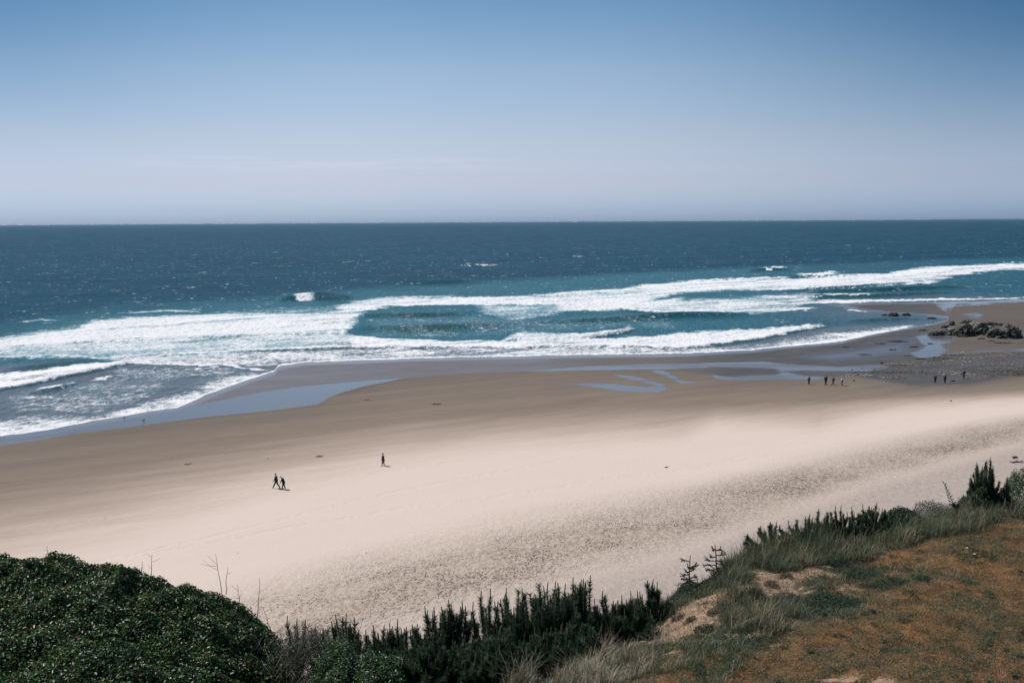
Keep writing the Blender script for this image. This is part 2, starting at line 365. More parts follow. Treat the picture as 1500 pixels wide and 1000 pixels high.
# beach -------------------------------------------------------------------
WETL = curve([(-300,672),(0,649),(100,637),(200,625),(300,612),(400,602),(467,593),(483,583),(500,576),(533,567),(583,557),(633,552),(700,547),(800,544),
              (900,543),(1000,544),(1050,552),(1150,556),(1250,552),(1330,565),(1420,564),(1500,550),(1700,545)])
MIDL = curve([(-300,780),(0,722),(200,683),(400,648),(600,615),(800,604),(1000,592),(1200,585),(1350,580),(1500,570),(1700,560)])
DRYL = curve([(-300,905),(0,828),(150,786),(300,744),(430,706),(560,678),(680,662),(760,655),(860,648),(1000,642),(1050,622),(1200,628),(1270,608),(1330,597),(1500,585),(1700,575)])
TRT = curve([(-300,1100),(0,985),(350,872),(500,828),(700,778),(850,745),(1000,715),(1150,682),(1300,648),(1500,612),(1700,590)])
TRB = curve([(-300,1340),(0,1140),(500,945),(700,882),(850,836),(1000,800),(1150,748),(1300,697),(1500,645),(1700,612)])
pools = [poly(p) for p in (
 [(-300,660),(0,641),(120,623),(217,605),(300,591),(367,577),(433,567),(500,560),(567,555),(605,551.5),(583,557),(533,567),(500,576),(483,583),(467,593),(400,602),(300,612),(200,625),(0,649),(-300,672)],
 [(760,544.5),(850,537),(900,534.5),(1000,532),(1120,529.5),(1150,533),(1230,537),(1290,534),(1310,538),(1270,545),(1180,544),(1140,546),(1133,540.5),(1050,538.5),(1000,541),(900,542.5),(800,544.5)],
 [(820,563),(860,561),(900,562),(947,567),(973,563),(982,570),(967,576.5),(917,575),(873,569)],
 [(893,549),(920,549),(943,553),(967,561),(984,564),(967,567),(933,559),(910,555)],
 [(945,542),(975,543),(990,550),(1002,558),(1002,564),(988,560),(973,552)],
 [(1040,548),(1067,552),(1100,550),(1133,549),(1150,545),(1180,550),(1217,553),(1200,557),(1147,557),(1067,558.5),(1040,554)],
 [(990,556),(1027,560),(990,564)],
 [(1340,493),(1365,487),(1405,491),(1395,502),(1383,506),(1390,515),(1380,522),(1345,526),(1332,518),(1355,507),(1343,500)],
 [(1365,443),(1420,441),(1520,437),(1520,441),(1430,448),(1393,450),(1388,458),(1376,454)],
 [(1405,460),(1430,457),(1442,460),(1437,468),(1420,466)],
 [(1385,517),(1440,513),(1520,510),(1520,513.5),(1440,517),(1390,521)],
 [(1395,437),(1520,432),(1520,434),(1395,440)],
)]
SHEEN = poly([(1100,520),(1180,510),(1240,502),(1280,493),(1340,482),(1395,488),(1398,520),(1320,532),(1230,540),(1150,530)])
def make_beach():
    Ys = np.concatenate([np.linspace(24, 60, 30, False), 1/np.linspace(1/60., 1/700., 640), [900, 1500, 3000, 10000, 60000]])
    X, Y, q = gridsheet('beach', Ys, AS); a = X/Y; pxm = Y*Y/42292.
    ld = landdist(X, Y)
    U_, V_ = rot(X, Y, 30); w = (fbm(U_/34, V_/9, 41)-.5)*2; w2 = (fbm(U_/9, V_/1.6, 42)-.5)*2
    Yp = Y+w*2.4+w2*.8
    Wl, Ml, Dl = cy(WETL, a), cy(MIDL, a), cy(DRYL, a)
    t = np.where(Yp > Wl, 1., np.where(Yp > Ml, .64+.18*(Yp-Ml)/np.maximum(Wl-Ml, .1), np.where(Yp > Dl, .14+.50*(Yp-Dl)/np.maximum(Ml-Dl, .1), .16+(Yp-Dl)/40)))
    t = np.clip(t+(fbm(U_/45, V_/4, 44)-.5)*.16*sst(.05, .3, t), 0, 1)
    wet = sst(-.8, .8, Y-Wl)*(.60+.25*(fbm(X/15, Y/5, 46)-.5)); 
    t = np.where(Y > Wl, np.maximum(t, .88), t)
    sheen = 1-sst(-14, 4, sdpoly(SHEEN, X, Y))
    far = sst(.40, .46, a)*sst(-2, 6, Y-Wl-30)      # tan damp sand of the far flats
    t = np.where(far > 0, t*(1-far)+far*(.97+(fbm(X/30, Y/10, 47)-.5)*.2), t); wet = wet*(1-far*.9)
    wet = wet*(1-.45*sst(.02, .12, a)); dk = sst(.12, .24, a)*sst(-1, 3, Y-Wl)*(1-far)
    wet = np.maximum(wet, sheen*.8)
    near = sst(0, 4, 8-ld)*sst(-2, 0, Y-Wl+6); wet = np.maximum(wet, near*.9); t = np.maximum(t, near*.95)
    pool = np.zeros_like(X)
    wp = (fbm(X/4, Y/2.5, 51)-.42)*2
    for ip, P in enumerate(pools):
        d = sdpoly(P, X, Y)+wp*pxm*.6; pool = np.maximum(pool, (1-sst(-1.0, .5, d))*(.72+.28*sst(.35, .55, fbm(X/9, Y/3, 52)))*(1 if ip in (0, 7) else .92))
    tr = sst(-6, 9, cy(TRT, a)-Y+w*3.5)*(1-sst(-5, 6, cy(TRB, a)-Y+w*3))
    gr = sst(-5, 8, cy(TRB, a)-Y+w*3); tr = np.maximum(tr*(.86+.24*sst(.35, .6, fbm(U_/16, V_/4, 68, 3))), gr*.40)
    trd = tr*(.25+.75*sst(.0, .35, a))*(1-gr*.6)
    trk = np.zeros_like(X)
    for pts, wd in (([(-50,880),(200,815),(420,760),(640,712),(860,668),(1060,640)], .35), ([(150,830),(420,775),(700,735),(1000,690),(1300,628),(1500,600)], .28), ([(-50,790),(250,742),(520,700),(760,665)], .3), ([(300,800),(560,752),(900,705),(1200,660)], .25)):
        c = curve(pts); d = Y-cy(c, a)+(fbm(X/12, Y/12, 66)-.5)*3; trk = np.maximum(trk, np.exp(-(d/wd)**2)*sst(.35, .6, fbm(X/.7, Y/.7, 67, 2))*sst(c[0][0], c[0][0]+.05, a)*(1-sst(c[0][-1]-.05, c[0][-1], a)))
    z = np.where(ld > 0, .02+.05*sst(0, 4, ld), .02+np.maximum(ld*.12, -.7))
    z = z+(fbm(X/22, Y/12, 61)-.5)*.22*sst(5, 40, ld)*(1-pool)*sst(.0, .5, 1-t)
    z = z-trk*.045
    z = z+(fbm(X/.5, Y/.9, 63, 3)-.5)*.15*np.maximum(tr, gr*.25)*(1-sst(130, 200, Y))
    mb = MB(); mb.add(np.stack([X, Y, z], 1), q); me = mb.mesh('beach', True)
    for nme, arr in (('moist', t), ('wet', wet), ('pool', pool), ('tramp', tr), ('grey', gr), ('dark', dk), ('coarse', trd)):
        at = me.attributes.new(nme, 'FLOAT', 'POINT'); at.data.foreach_set('value', arr.astype(np.float32))
    m, nt, p, out = mat('beach sand'); tc = N(nt, 'ShaderNodeTexCoord').outputs['Object']
    mo, we, po, tr_, gr_ = (attr(nt, k).outputs['Fac'] for k in ('moist', 'wet', 'pool', 'tramp', 'grey'))
    st = noise(nt, tc, .4, 5, .6, (.16, 1, 1), 30); st2 = noise(nt, tc, 2.5, 4, .6, (.4, 1, 1), 30)
    mm = M(nt, 'ADD', mo, M(nt, 'MULTIPLY', M(nt, 'SUBTRACT', st, .5), MR(nt, mo, 0, .4, .10, .24)))
    mm = M(nt, 'ADD', mm, M(nt, 'MULTIPLY', M(nt, 'SUBTRACT', st2, .5), .10))
    c = RAMP(nt, mm, [(0, (.635, .515, .425)), (.12, (.595, .475, .385)), (.36, (.40, .31, .24)), (.62, (.230, .178, .134)), (.85, (.150, .120, .096)), (1, (.112, .094, .080))])
    foot = N(nt, 'ShaderNodeTexVoronoi'); foot.inputs['Scale'].default_value = 3.0; foot.inputs['Randomness'].default_value = 1
    mp = N(nt, 'ShaderNodeMapping'); mp.inputs['Scale'].default_value = (1.2, .75, 1)
    dn = N(nt, 'ShaderNodeTexNoise'); dn.inputs['Scale'].default_value = 1.7; L(nt, tc, dn.inputs['Vector'])
    vv = N(nt, 'ShaderNodeVectorMath', operation='ADD'); L(nt, tc, vv.inputs[0]); L(nt, dn.outputs['Color'], vv.inputs[1])
    L(nt, vv.outputs[0], mp.inputs[0]); L(nt, mp.outputs[0], foot.inputs['Vector'])
    pit = MR(nt, foot.outputs['Distance'], .05, .5); hn = noise(nt, tc, 1.7, 5, .72)
    c = MIX(nt, M(nt, 'MULTIPLY', tr_, .62), c, MIX(nt, MR(nt, hn, .38, .60), (.265, .205, .142), (.44, .352, .258)))
    c = MIX(nt, M(nt, 'MULTIPLY', attr(nt, 'coarse').outputs['Fac'], .36), c, MIX(nt, MR(nt, hn, .4, .6), (.20, .16, .125), (.36, .30, .235)))
    c = MIX(nt, M(nt, 'MULTIPLY', gr_, .85), c, MIX(nt, MR(nt, hn, .3, .7), (.335, .278, .232), (.43, .355, .30)))
    deb = noise(nt, tc, 1.3, 3, .6, (.5, 1, 1)); dm = noise(nt, tc, .09, 3, .6, (.4, 1, 1))
    dd = M(nt, 'MULTIPLY', MR(nt, deb, .70, .76), MR(nt, dm, .52, .62, 0, .5))
    c = MIX(nt, dd, c, (.13, .10, .08))
    c = MIX(nt, we, c, MIX(nt, MR(nt, st, .3, .7), (.165, .148, .146), (.215, .19, .178)))  # lighter sheen streaks painted into the wet film colour
    c = MIX(nt, M(nt, 'MULTIPLY', attr(nt, 'dark').outputs['Fac'], .8), c, MIX(nt, MR(nt, st, .35, .65), (.060, .062, .064), (.095, .092, .088)))
    c = MIX(nt, po, c, (.145, .140, .142))
    L(nt, c, p.inputs['Base Color'])
    ro = M(nt, 'MULTIPLY', MR(nt, we, .1, .9, .9, .22), MR(nt, po, 0, 1, 1, .12)); L(nt, ro, p.inputs['Roughness'])
    p.inputs['IOR'].default_value = 1.36
    L(nt, MR(nt, M(nt, 'MAXIMUM', we, po), .2, .8, .12, .5), p.inputs['Specular IOR Level'])
    g = noise(nt, tc, 14, 4, .7)
    dry = M(nt, 'SUBTRACT', 1, M(nt, 'MAXIMUM', we, po), clamp=True)
    b = BUMP(nt, M(nt, 'ADD', pit, hn), M(nt, 'MULTIPLY', tr_, MR(nt, noise(nt, tc, .12, 3, .6), .3, .6, .35, 1)), .17)
    b = BUMP(nt, hn, M(nt, 'MULTIPLY', dry, .35), .10, b); b = BUMP(nt, g, M(nt, 'MULTIPLY', dry, .4), .012, b)
    L(nt, b, p.inputs['Normal'])
    return tag(link('beach', me, m), kind='structure')
make_beach()

# ------------------------------------------------------------------ bluff
CR = [(-600,1040,18),(-200,1015,17.5),(0,1010,17),(430,1000,17),(700,968,17),(850,938,17),(950,905,17.5),(1030,866,18),(1100,828,19),(1200,800,20),(1300,785,21),
      (1400,755,22),(1500,735,23),(1650,715,24.5),(2000,690,27)]
_c = np.array([AT(x, y, d) for x, y, d in CR]); CA = _c[:, 0]/_c[:, 1]; CYv = _c[:, 1]; CZ = _c[:, 2]
def hB(X, Y):
    X = np.asarray(X, float); Y = np.asarray(Y, float); a = X/np.maximum(Y, 12.)
    a = np.where(Y < 12, X/12., a)
    Yc = np.interp(a, CA, CYv); Zc = np.interp(a, CA, CZ); Zn = 22.95+np.clip(a, -.2, .5)*.3
    u = np.clip((Y-12)/(Yc-12), 0, 1); z = Zn+(Zc-Zn)*u
    d = Y-Yc
    z = np.where(d > 0, Zc-d*.35-1.15*np.maximum(d-.8, 0), z)
    n = (fbm(X/1.7, Y/1.7, 71)-.5)*.45+(fbm(X/.35, Y/.35, 72)-.5)*.10
    z = z+n*sst(-40, 12, Y)
    return np.maximum(z, -1.5+0*z)
def hit(px, py):
    d = ray(px, py); ts = np.arange(9, 40, .03)/d[1]; P = CAM+d*ts[:, None]
    below = P[:, 2] < hB(P[:, 0], P[:, 1]); i = np.argmax(below)
    return P[i] if below.any() else P[-1]
def bpoly(pts): return np.array([hit(x, y)[:2] for x, y in pts])
SANDP = [bpoly(p) for p in ([(1112,834),(1136,824),(1172,820),(1212,815),(1208,831),(1186,849),(1168,867),(1122,868),(1110,850)], [(1035,874),(1062,862),(1092,858),(1096,866),(1060,882)],
         [(975,896),(1008,880),(1034,884),(1050,891),(1058,909),(1034,927),(1024,943),(982,948),(960,940)],
         [(1225,996),(1245,989),(1262,994),(1255,1003)], [(1272,999),(1296,993),(1308,1006)])]
MOSSP = bpoly([(1235,842),(1300,806),(1360,786),(1430,772),(1560,765),(1600,1060),(930,1060),(960,975),(1010,960),(1060,935),(1120,935),(1230,905),(1262,880),(1200,872)])
GREENP = [bpoly(p) for p in ([(1165,878),(1200,868),(1262,874),(1255,895),(1215,908),(1165,900)], [(1225,845),(1290,832),(1292,845),(1240,856)],
          [(1260,858),(1320,846),(1330,852),(1290,866)], [(1030,935),(1080,925),(1120,935),(1100,962),(1045,955)], [(1130,875),(1160,868),(1180,880),(1140,892)], [(1340,842),(1358,840),(1356,856),(1342,856)])]
def zones(X, Y):
    w = (fbm(X/.5, Y/.5, 81)-.5)*.9
    sand = np.zeros_like(X)
    for P in SANDP: sand = np.maximum(sand, 1-sst(-.10, .12, sdpoly(P, X, Y)+w*.8+(fbm(X/.14, Y/.14, 82, 3)-.5)*.5+.02))
    near = np.minimum.reduce([sdpoly(P, X, Y) for P in SANDP[:3]]); sand = np.maximum(sand, sst(.60, .68, fbm(X/.42, Y/.30, 86, 4))*(1-sst(.5, 1.6, near)))
    moss = 1-sst(-.35, .35, sdpoly(MOSSP, X, Y)+w*.6)
    green = np.zeros_like(X)
    for P in GREENP: green = np.maximum(green, 1-sst(-.15, .2, sdpoly(P, X, Y)+w*.4))
    patch = np.maximum(sst(.52, .62, fbm(X/.5+9, Y/.5, 83, 4)), sst(.5, .66, fbm(X/1.9+4, Y/1.3, 84, 4))*.8)
    return sand, moss, green, patch
def make_bluff():
    Ys = np.concatenate([np.linspace(-30, 10, 40, False), np.linspace(10, 26, 330, False), np.linspace(26, 48, 50)])
    Xs = np.concatenate([np.linspace(-70, -14, 60, False), np.linspace(-14, 16, 620, False), np.linspace(16, 70, 60)])
    YY, XX = np.meshgrid(Ys, Xs, indexing='ij'); nr, nc = YY.shape; X, Y = XX.ravel(), YY.ravel()
    i = np.arange(nr-1)[:, None]*nc; j = np.arange(nc-1)[None]; q = np.stack([i+j, i+j+1, i+nc+j+1, i+nc+j], -1).reshape(-1, 4)
    z = hB(X, Y); sand, moss, green, patch = zones(X, Y)
    mb = MB(); mb.add(np.stack([X, Y, z], 1), q); me = mb.mesh('bluff', True)
    for nme, arr in (('sand', sand), ('moss', moss), ('green', np.maximum(green, patch*.6))):
        at = me.attributes.new(nme, 'FLOAT', 'POINT'); at.data.foreach_set('value', arr.astype(np.float32))
    m, nt, p, out = mat('bluff earth'); tc = N(nt, 'ShaderNodeTexCoord').outputs['Object']
    sa, mo, gr = (attr(nt, k).outputs['Fac'] for k in ('sand', 'moss', 'green'))
    n1 = noise(nt, tc, 3, 6, .65); n2 = noise(nt, tc, 14, 5, .7)
    c = MIX(nt, MR(nt, n1, .35, .65), (.050, .045, .028), (.11, .095, .06))
    mc = MIX(nt, MR(nt, n1, .38, .62), (.10, .058, .028), (.23, .115, .048)); mc = MIX(nt, MR(nt, n2, .4, .7, 0, .6), mc, (.055, .06, .028))
    c = MIX(nt, mo, c, mc); c = MIX(nt, M(nt, 'MULTIPLY', gr, .7), c, (.035, .05, .03))
    c = MIX(nt, sa, c, MIX(nt, MR(nt, n2, .35, .7), (.38, .265, .185), (.20, .12, .07)))
    L(nt, c, p.inputs['Base Color']); p.inputs['Roughness'].default_value = .95; p.inputs['Specular IOR Level'].default_value = .1
    b = BUMP(nt, n1, .8, .12); b = BUMP(nt, n2, .8, .03, b); L(nt, b, p.inputs['Normal'])
    return tag(link('bluff', me, m), kind='structure')
make_bluff()

# ------------------------------------------------------------------ grass
def blades(mb, base, length, width, lean, cols, bend=.35, heading=None):
    n = len(base); th = RNG.uniform(0, 2*math.pi, n) if heading is None else heading
    d = np.stack([np.cos(th), np.sin(th), np.zeros(n)], 1); s = np.stack([-np.sin(th), np.cos(th), np.zeros(n)], 1)
    L_ = length[:, None]; le = lean[:, None]; up = np.array([[0, 0, 1.]])
    mid = base+L_*.55*norm(up+d*le*.6); tip = mid+L_*.5*norm(up*(1-bend*le)+d*(le*1.6))
    w = width[:, None]
    V = np.stack([base-s*w/2, base+s*w/2, mid+s*w*.4, mid-s*w*.4, tip], 1)
    k = np.arange(n)[:, None]*5
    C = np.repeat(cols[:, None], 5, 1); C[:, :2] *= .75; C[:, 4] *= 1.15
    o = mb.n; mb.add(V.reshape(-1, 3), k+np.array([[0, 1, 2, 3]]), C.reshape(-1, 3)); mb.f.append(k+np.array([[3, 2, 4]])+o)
def palette(n, cols, wts, var=.2):
    cols = np.array(cols); i = RNG.choice(len(cols), n, p=np.array(wts)/sum(wts))
    return cols[i]*(1+RNG.uniform(-var, var, (n, 1)))
PALE = (.46, .38, .26); STRAW = (.34, .27, .17); OLIVE = (.095, .105, .045); GREEN = (.05, .085, .032); GREYG = (.115, .13, .085); BROWN = (.13, .08, .045)
def scatter_px(n, poly_px):      # random places on the bluff inside an outline
    P = bpoly(poly_px); lo, hi = P.min(0), P.max(0); out = np.zeros((0, 2))
    while len(out) < n:
        q = RNG.uniform(lo, hi, (n*2, 2)); q = q[sdpoly(P, q[:, 0], q[:, 1]) < 0]; out = np.vstack([out, q])
    out = out[:n]; return out
def tufts(mb, xy, nb, ln, cols, wts, spread=.06, width=.006, lean=(.25, 1.3)):
    xy = xy[fbm(xy[:, 0]/.45, xy[:, 1]/.45, 95, 3) > .43]; n = len(xy); c = np.repeat(xy, nb, 0)+RNG.normal(0, spread, (n*nb, 2))
    z = hB(c[:, 0], c[:, 1])-.01; tl = np.repeat(RNG.uniform(.6, 1.15, n), nb)*RNG.uniform(.5, 1.1, n*nb)*ln
    tl = tl*np.repeat(np.where(RNG.random(n) < .25, 1.35, RNG.uniform(.45, 1, n)), nb)
    tint = np.repeat(RNG.uniform(.65, 1.35, (n, 1)), nb, 0); own = np.repeat(palette(n, cols, wts), nb, 0); k = (RNG.random(n*nb) < .6)[:, None]
    blades(mb, np.column_stack([c, z]), tl, np.full(n*nb, width), RNG.uniform(*lean, n*nb), np.where(k, own, palette(n*nb, cols, wts))*tint)
g = MB()
# long dune grass on the edge of the bluff
def crestxy(x0, x1, n, dmin, dmax):
    px = RNG.uniform(x0, x1, n); a0 = np.array([AT(x0, 900, 18)[0]/18., AT(x1, 760, 18)[0]/18.]); a = RNG.uniform(a0[0], a0[1], n)
    Yc = np.interp(a, CA, CYv)+RNG.uniform(dmin, dmax, n); return np.column_stack([a*Yc, Yc])
tufts(g, crestxy(1060, 1640, 1900, -1.8, .9), 36, .36, [OLIVE, GREYG, STRAW, GREEN], [5, 4, 2, 3], .09, .007)
tufts(g, crestxy(900, 1080, 520, -1.0, .9), 26, .26, [OLIVE, GREYG, STRAW, GREEN], [4, 4, 2, 4], .08, .006)
tufts(g, crestxy(1060, 1230, 240, -.9, .6), 45, .52, [OLIVE, GREYG, STRAW, GREEN], [5, 3, 1.5, 4], .07, .007, (.15, .7))
tufts(g, crestxy(1380, 1640, 380, -2.2, .3), 30, .42, [OLIVE, GREYG, STRAW, GREEN], [4, 5, 4, 2], .10, .007)
for pts, n, nb, ln, cc, ww in (
   ([(880,930),(960,905),(975,950),(950,1000),(860,1000),(800,985)], 330, 26, .30, [OLIVE, PALE, GREYG, BROWN], [3, 4, 4, 2]),
   ([(740,975),(900,955),(900,1010),(740,1010)], 420, 26, .40, [PALE, GREYG, OLIVE], [6, 3, 1]),
   ([(1050,870),(1100,865),(1130,880),(1180,870),(1160,930),(1060,930)], 260, 30, .30, [OLIVE, GREYG, STRAW, GREEN], [3, 5, 4, 1]),
   ([(960,950),(1060,940),(1100,960),(1060,1010),(940,1010)], 260, 26, .20, [OLIVE, GREEN, STRAW, GREYG], [4, 4, 2, 2]),
   ([(1180,850),(1290,815),(1300,835),(1200,880)], 100, 20, .16, [OLIVE, GREEN, BROWN], [3, 2, 2])):
    tufts(g, scatter_px(n, pts), nb, ln, cc, ww)
tufts(g, scatter_px(1100, [(1060,960),(1240,860),(1340,800),(1500,770),(1560,1000),(1000,1005)]), 10, .085, [OLIVE, STRAW, GREYG, GREEN], [3, 2, 3, 2], .05, .006, (.4, 1.6))
tufts(g, scatter_px(300, [(1190,870),(1330,815),(1420,840),(1300,900),(1180,930)]), 16, .13, [OLIVE, STRAW, GREYG], [3, 3, 3])
for P_, n_ in (([(1040,880),(1112,834),(1212,815),(1208,835),(1168,870),(1060,880)], 150), ([(960,900),(1060,885),(1060,920),(985,955)], 150)):
    tufts(g, scatter_px(n_*2, P_), 9, .10, [OLIVE, STRAW, GREYG, BROWN], [2, 3, 2, 4])
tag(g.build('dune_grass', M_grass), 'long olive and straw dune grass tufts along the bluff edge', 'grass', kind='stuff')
# short dry turf and moss over the bank
g = MB(); n = 330000; xy = RNG.uniform((-4, 10.5), (16.5, 24), (n, 2)); a_ = xy[:, 0]/xy[:, 1]
xy = xy[(a_ > -.02) & (a_ < .66) & (xy[:, 1] < np.interp(a_, CA, CYv)+.5)]
sand, moss, green, patch = zones(xy[:, 0], xy[:, 1]); k = RNG.uniform(0, 1, len(xy)) > sand*.97; xy = xy[k]; moss, green, patch = moss[k], green[k], patch[k]
n = len(xy); cm = palette(n, [(.36, .19, .075), (.24, .125, .055), (.15, .10, .05), (.10, .105, .048)], [4, 4, 3.4, 3.4]); cg = palette(n, [(.045, .078, .038), (.07, .105, .048), (.08, .095, .06)], [3, 3, 2]); co = palette(n, [OLIVE, GREYG, STRAW, BROWN], [3, 3, 1, 2])
base = np.where(moss[:, None] > RNG.uniform(0, 1, (n, 1)), cm, co); gg = np.maximum(green, patch*.72)
base = np.where(gg[:, None] > RNG.uniform(0, 1, (n, 1)), cg, base)
base = base*(.35+1.3*fbm(xy[:, 0]/.45, xy[:, 1]/.35, 91, 4)[:, None])
blades(g, np.column_stack([xy, hB(xy[:, 0], xy[:, 1])-.005]), RNG.uniform(.025, .065, n)*(1+green*.6), np.full(n, .008), RNG.uniform(.4, 1.8, n), base)
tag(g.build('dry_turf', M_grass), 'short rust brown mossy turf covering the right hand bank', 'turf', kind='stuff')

# ------------------------------------------------------------------ leaves, shrubs
def leaves(mb, pos, size, nrm, cols, aspect=.55):
    n = len(pos); nrm = norm(nrm); r = norm(RNG.normal(size=(n, 3))); t = norm(np.cross(nrm, r)); b = np.cross(nrm, t)
    s = size[:, None]; V = np.stack([pos-t*s*.5, pos+b*s*aspect*.5+nrm*s*.14, pos+t*s*.5, pos-b*s*aspect*.5+nrm*s*.14], 1)
    k = np.arange(n)[:, None]*4; C = np.repeat(cols[:, None], 4, 1)
    o = mb.n; mb.add(V.reshape(-1, 3), k+np.array([[0, 1, 2]]), C.reshape(-1, 3)); mb.f.append(k+np.array([[0, 2, 3]])+o)
SAL = [(-260,815),(-100,822),(0,825),(60,822),(100,818),(150,820),(190,830),(240,848),(300,860),(350,880),(390,912),(412,945),(428,985),(440,1020)]
def salal():
    C = np.array([AT(x, y+4, 16.4) for x, y in SAL]); ca, cz = C[:, 0]/C[:, 1], C[:, 2]
    root = empty('salal_bush', tuple(np.array([-6.5, 15.4, 21.6])), label='big rounded dark green glossy leaved bush filling the bottom left corner', cat='bush')
    def surf(X, Y):
        a = X/Y; z = np.interp(a, ca, cz)-np.maximum(16.4-Y, 0)*.17-np.maximum(Y-16.4, 0)**1.6*.9
        lump = (fbm(X/.8, Y/.8, 101, 3)-.5)
        return z+lump*.5+(vn(X/.24, Y/.24, 105)-.5)*.22
    n = 200000; Y = RNG.uniform(11.6, 18.2, n); a = RNG.uniform(-.66, -.205, n); X = a*Y
    z0 = surf(X, Y); dep = RNG.exponential(.10, n)
    e = .08; gx = (surf(X+e, Y)-surf(X-e, Y))/(2*e); gy = (surf(X, Y+e)-surf(X, Y-e))/(2*e); nn = norm(np.stack([-gx, -gy, np.ones(n)], 1))
    P = np.stack([X, Y, z0], 1)-nn*dep[:, None]+RNG.normal(0, .012, (n, 3)); k = (P[:, 2] > hB(X, Y)-.1); P, nn, dep = P[k], nn[k], dep[k]; n = len(P)
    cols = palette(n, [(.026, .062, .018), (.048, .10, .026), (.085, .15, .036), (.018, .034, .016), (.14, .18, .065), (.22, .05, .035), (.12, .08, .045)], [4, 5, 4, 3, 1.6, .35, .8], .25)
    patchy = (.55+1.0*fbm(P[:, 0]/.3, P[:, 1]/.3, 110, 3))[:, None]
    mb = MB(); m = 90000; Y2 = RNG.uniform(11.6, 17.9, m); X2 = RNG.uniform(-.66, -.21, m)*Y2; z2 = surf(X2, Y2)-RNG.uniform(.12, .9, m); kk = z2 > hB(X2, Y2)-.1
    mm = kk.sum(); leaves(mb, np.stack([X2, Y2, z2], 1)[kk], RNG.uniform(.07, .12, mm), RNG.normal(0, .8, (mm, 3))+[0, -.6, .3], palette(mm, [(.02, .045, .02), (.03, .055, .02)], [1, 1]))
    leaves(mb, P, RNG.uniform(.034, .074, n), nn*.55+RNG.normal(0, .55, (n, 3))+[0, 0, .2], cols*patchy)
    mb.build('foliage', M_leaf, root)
    # small pink bell clusters
    m = 170; i = RNG.choice(n, m); mb = MB()
    for q in P[i]:
        kk = 9; pp = q+RNG.normal(0, .018, (kk, 3))+[0, 0, .03]; leaves(mb, pp, RNG.uniform(.012, .022, kk), RNG.normal(size=(kk, 3)), palette(kk, [(.45, .10, .09), (.5, .28, .26)], [2, 1]), .8)
    mb.build('blossom', M_leaf, root)
    mb = MB()
    for _ in range(70):
        a = random.uniform(-.6, -.23); Y = random.uniform(12.5, 16.5); X = a*Y; zt = float(surf(np.array([X]), np.array([Y]))[0])-.05
        b = np.array([X+random.uniform(-.3, .3), Y+random.uniform(-.2, .5), float(hB(X, Y))]); t = np.array([X, Y, zt]); mid = (b+t)/2+np.random.default_rng(_).normal(0, .08, 3)
        mb = MB(); tube(mb, [b, mid, t], [.014, .010, .004], (.07, .05, .035), 4); mb.build('stem', M_bark, root)
    return surf
salsurf = salal()

# bare dry twigs standing out of the big bush
def stalk(px, py0, py1, Y, label, lean=.0, nb=4, seed=0, name='dry_twig', thick=.007, group=None):
    r = random.Random(seed); b = AT(px, py0, Y); t = AT(px+lean, py1, Y); root = empty(name, tuple(b), label=label, cat='twig', group=group)
    mb = MB(); pts = [b+(t-b)*k/5+np.array([r.uniform(-.012, .012), 0, 0])*(k > 0) for k in range(6)]
    tube(mb, pts, np.linspace(thick, thick*.35, 6), (.10, .065, .045), 4); mb.build('stem', M_bark, root)
    mb = MB(); h = t[2]-b[2]
    for k in range(nb):
        s = b+(t-b)*r.uniform(.35, .95); e = s+np.array([r.choice((-1, 1))*r.uniform(.15, .4)*h, r.uniform(-.1, .1), r.uniform(.1, .3)*h])
        tube(mb, [s, (s+e)/2+np.array([0, 0, -.01]), e], [thick*.45, thick*.4, thick*.25], (.12, .08, .055), 3)
    if nb: mb.build('side_twig', M_bark, root)
stalk(325, 872, 811, 16.6, 'tallest bare brown twig rising above the right shoulder of the big bush', -9, 3, 1)
stalk(331, 870, 830, 16.6, 'short bare twig just right of the tallest twig on the big bush', 2, 1, 2)
stalk(377, 905, 845, 16.6, 'slender straight twig near the right end of the big bush', 4, 3, 3)
stalk(222, 850, 812, 16.6, 'thin bare forked twig on the middle of the big bush top', 1, 3, 4)
stalk(206, 840, 822, 16.6, 'very short dry twig on the slope of the bush, left of the forked twig', 2, 2, 5)
stalk(72, 820, 800, 16.6, 'short dry twig on the far left top of the big bush', -3, 2, 6)
stalk(352, 888, 856, 16.6, 'wispy low twig between the tallest twig and the slender right one', -4, 4, 7)
stalk(398, 930, 888, 16.6, 'bent dry twig at the right end of the bush over trampled sand', -12, 2, 8)

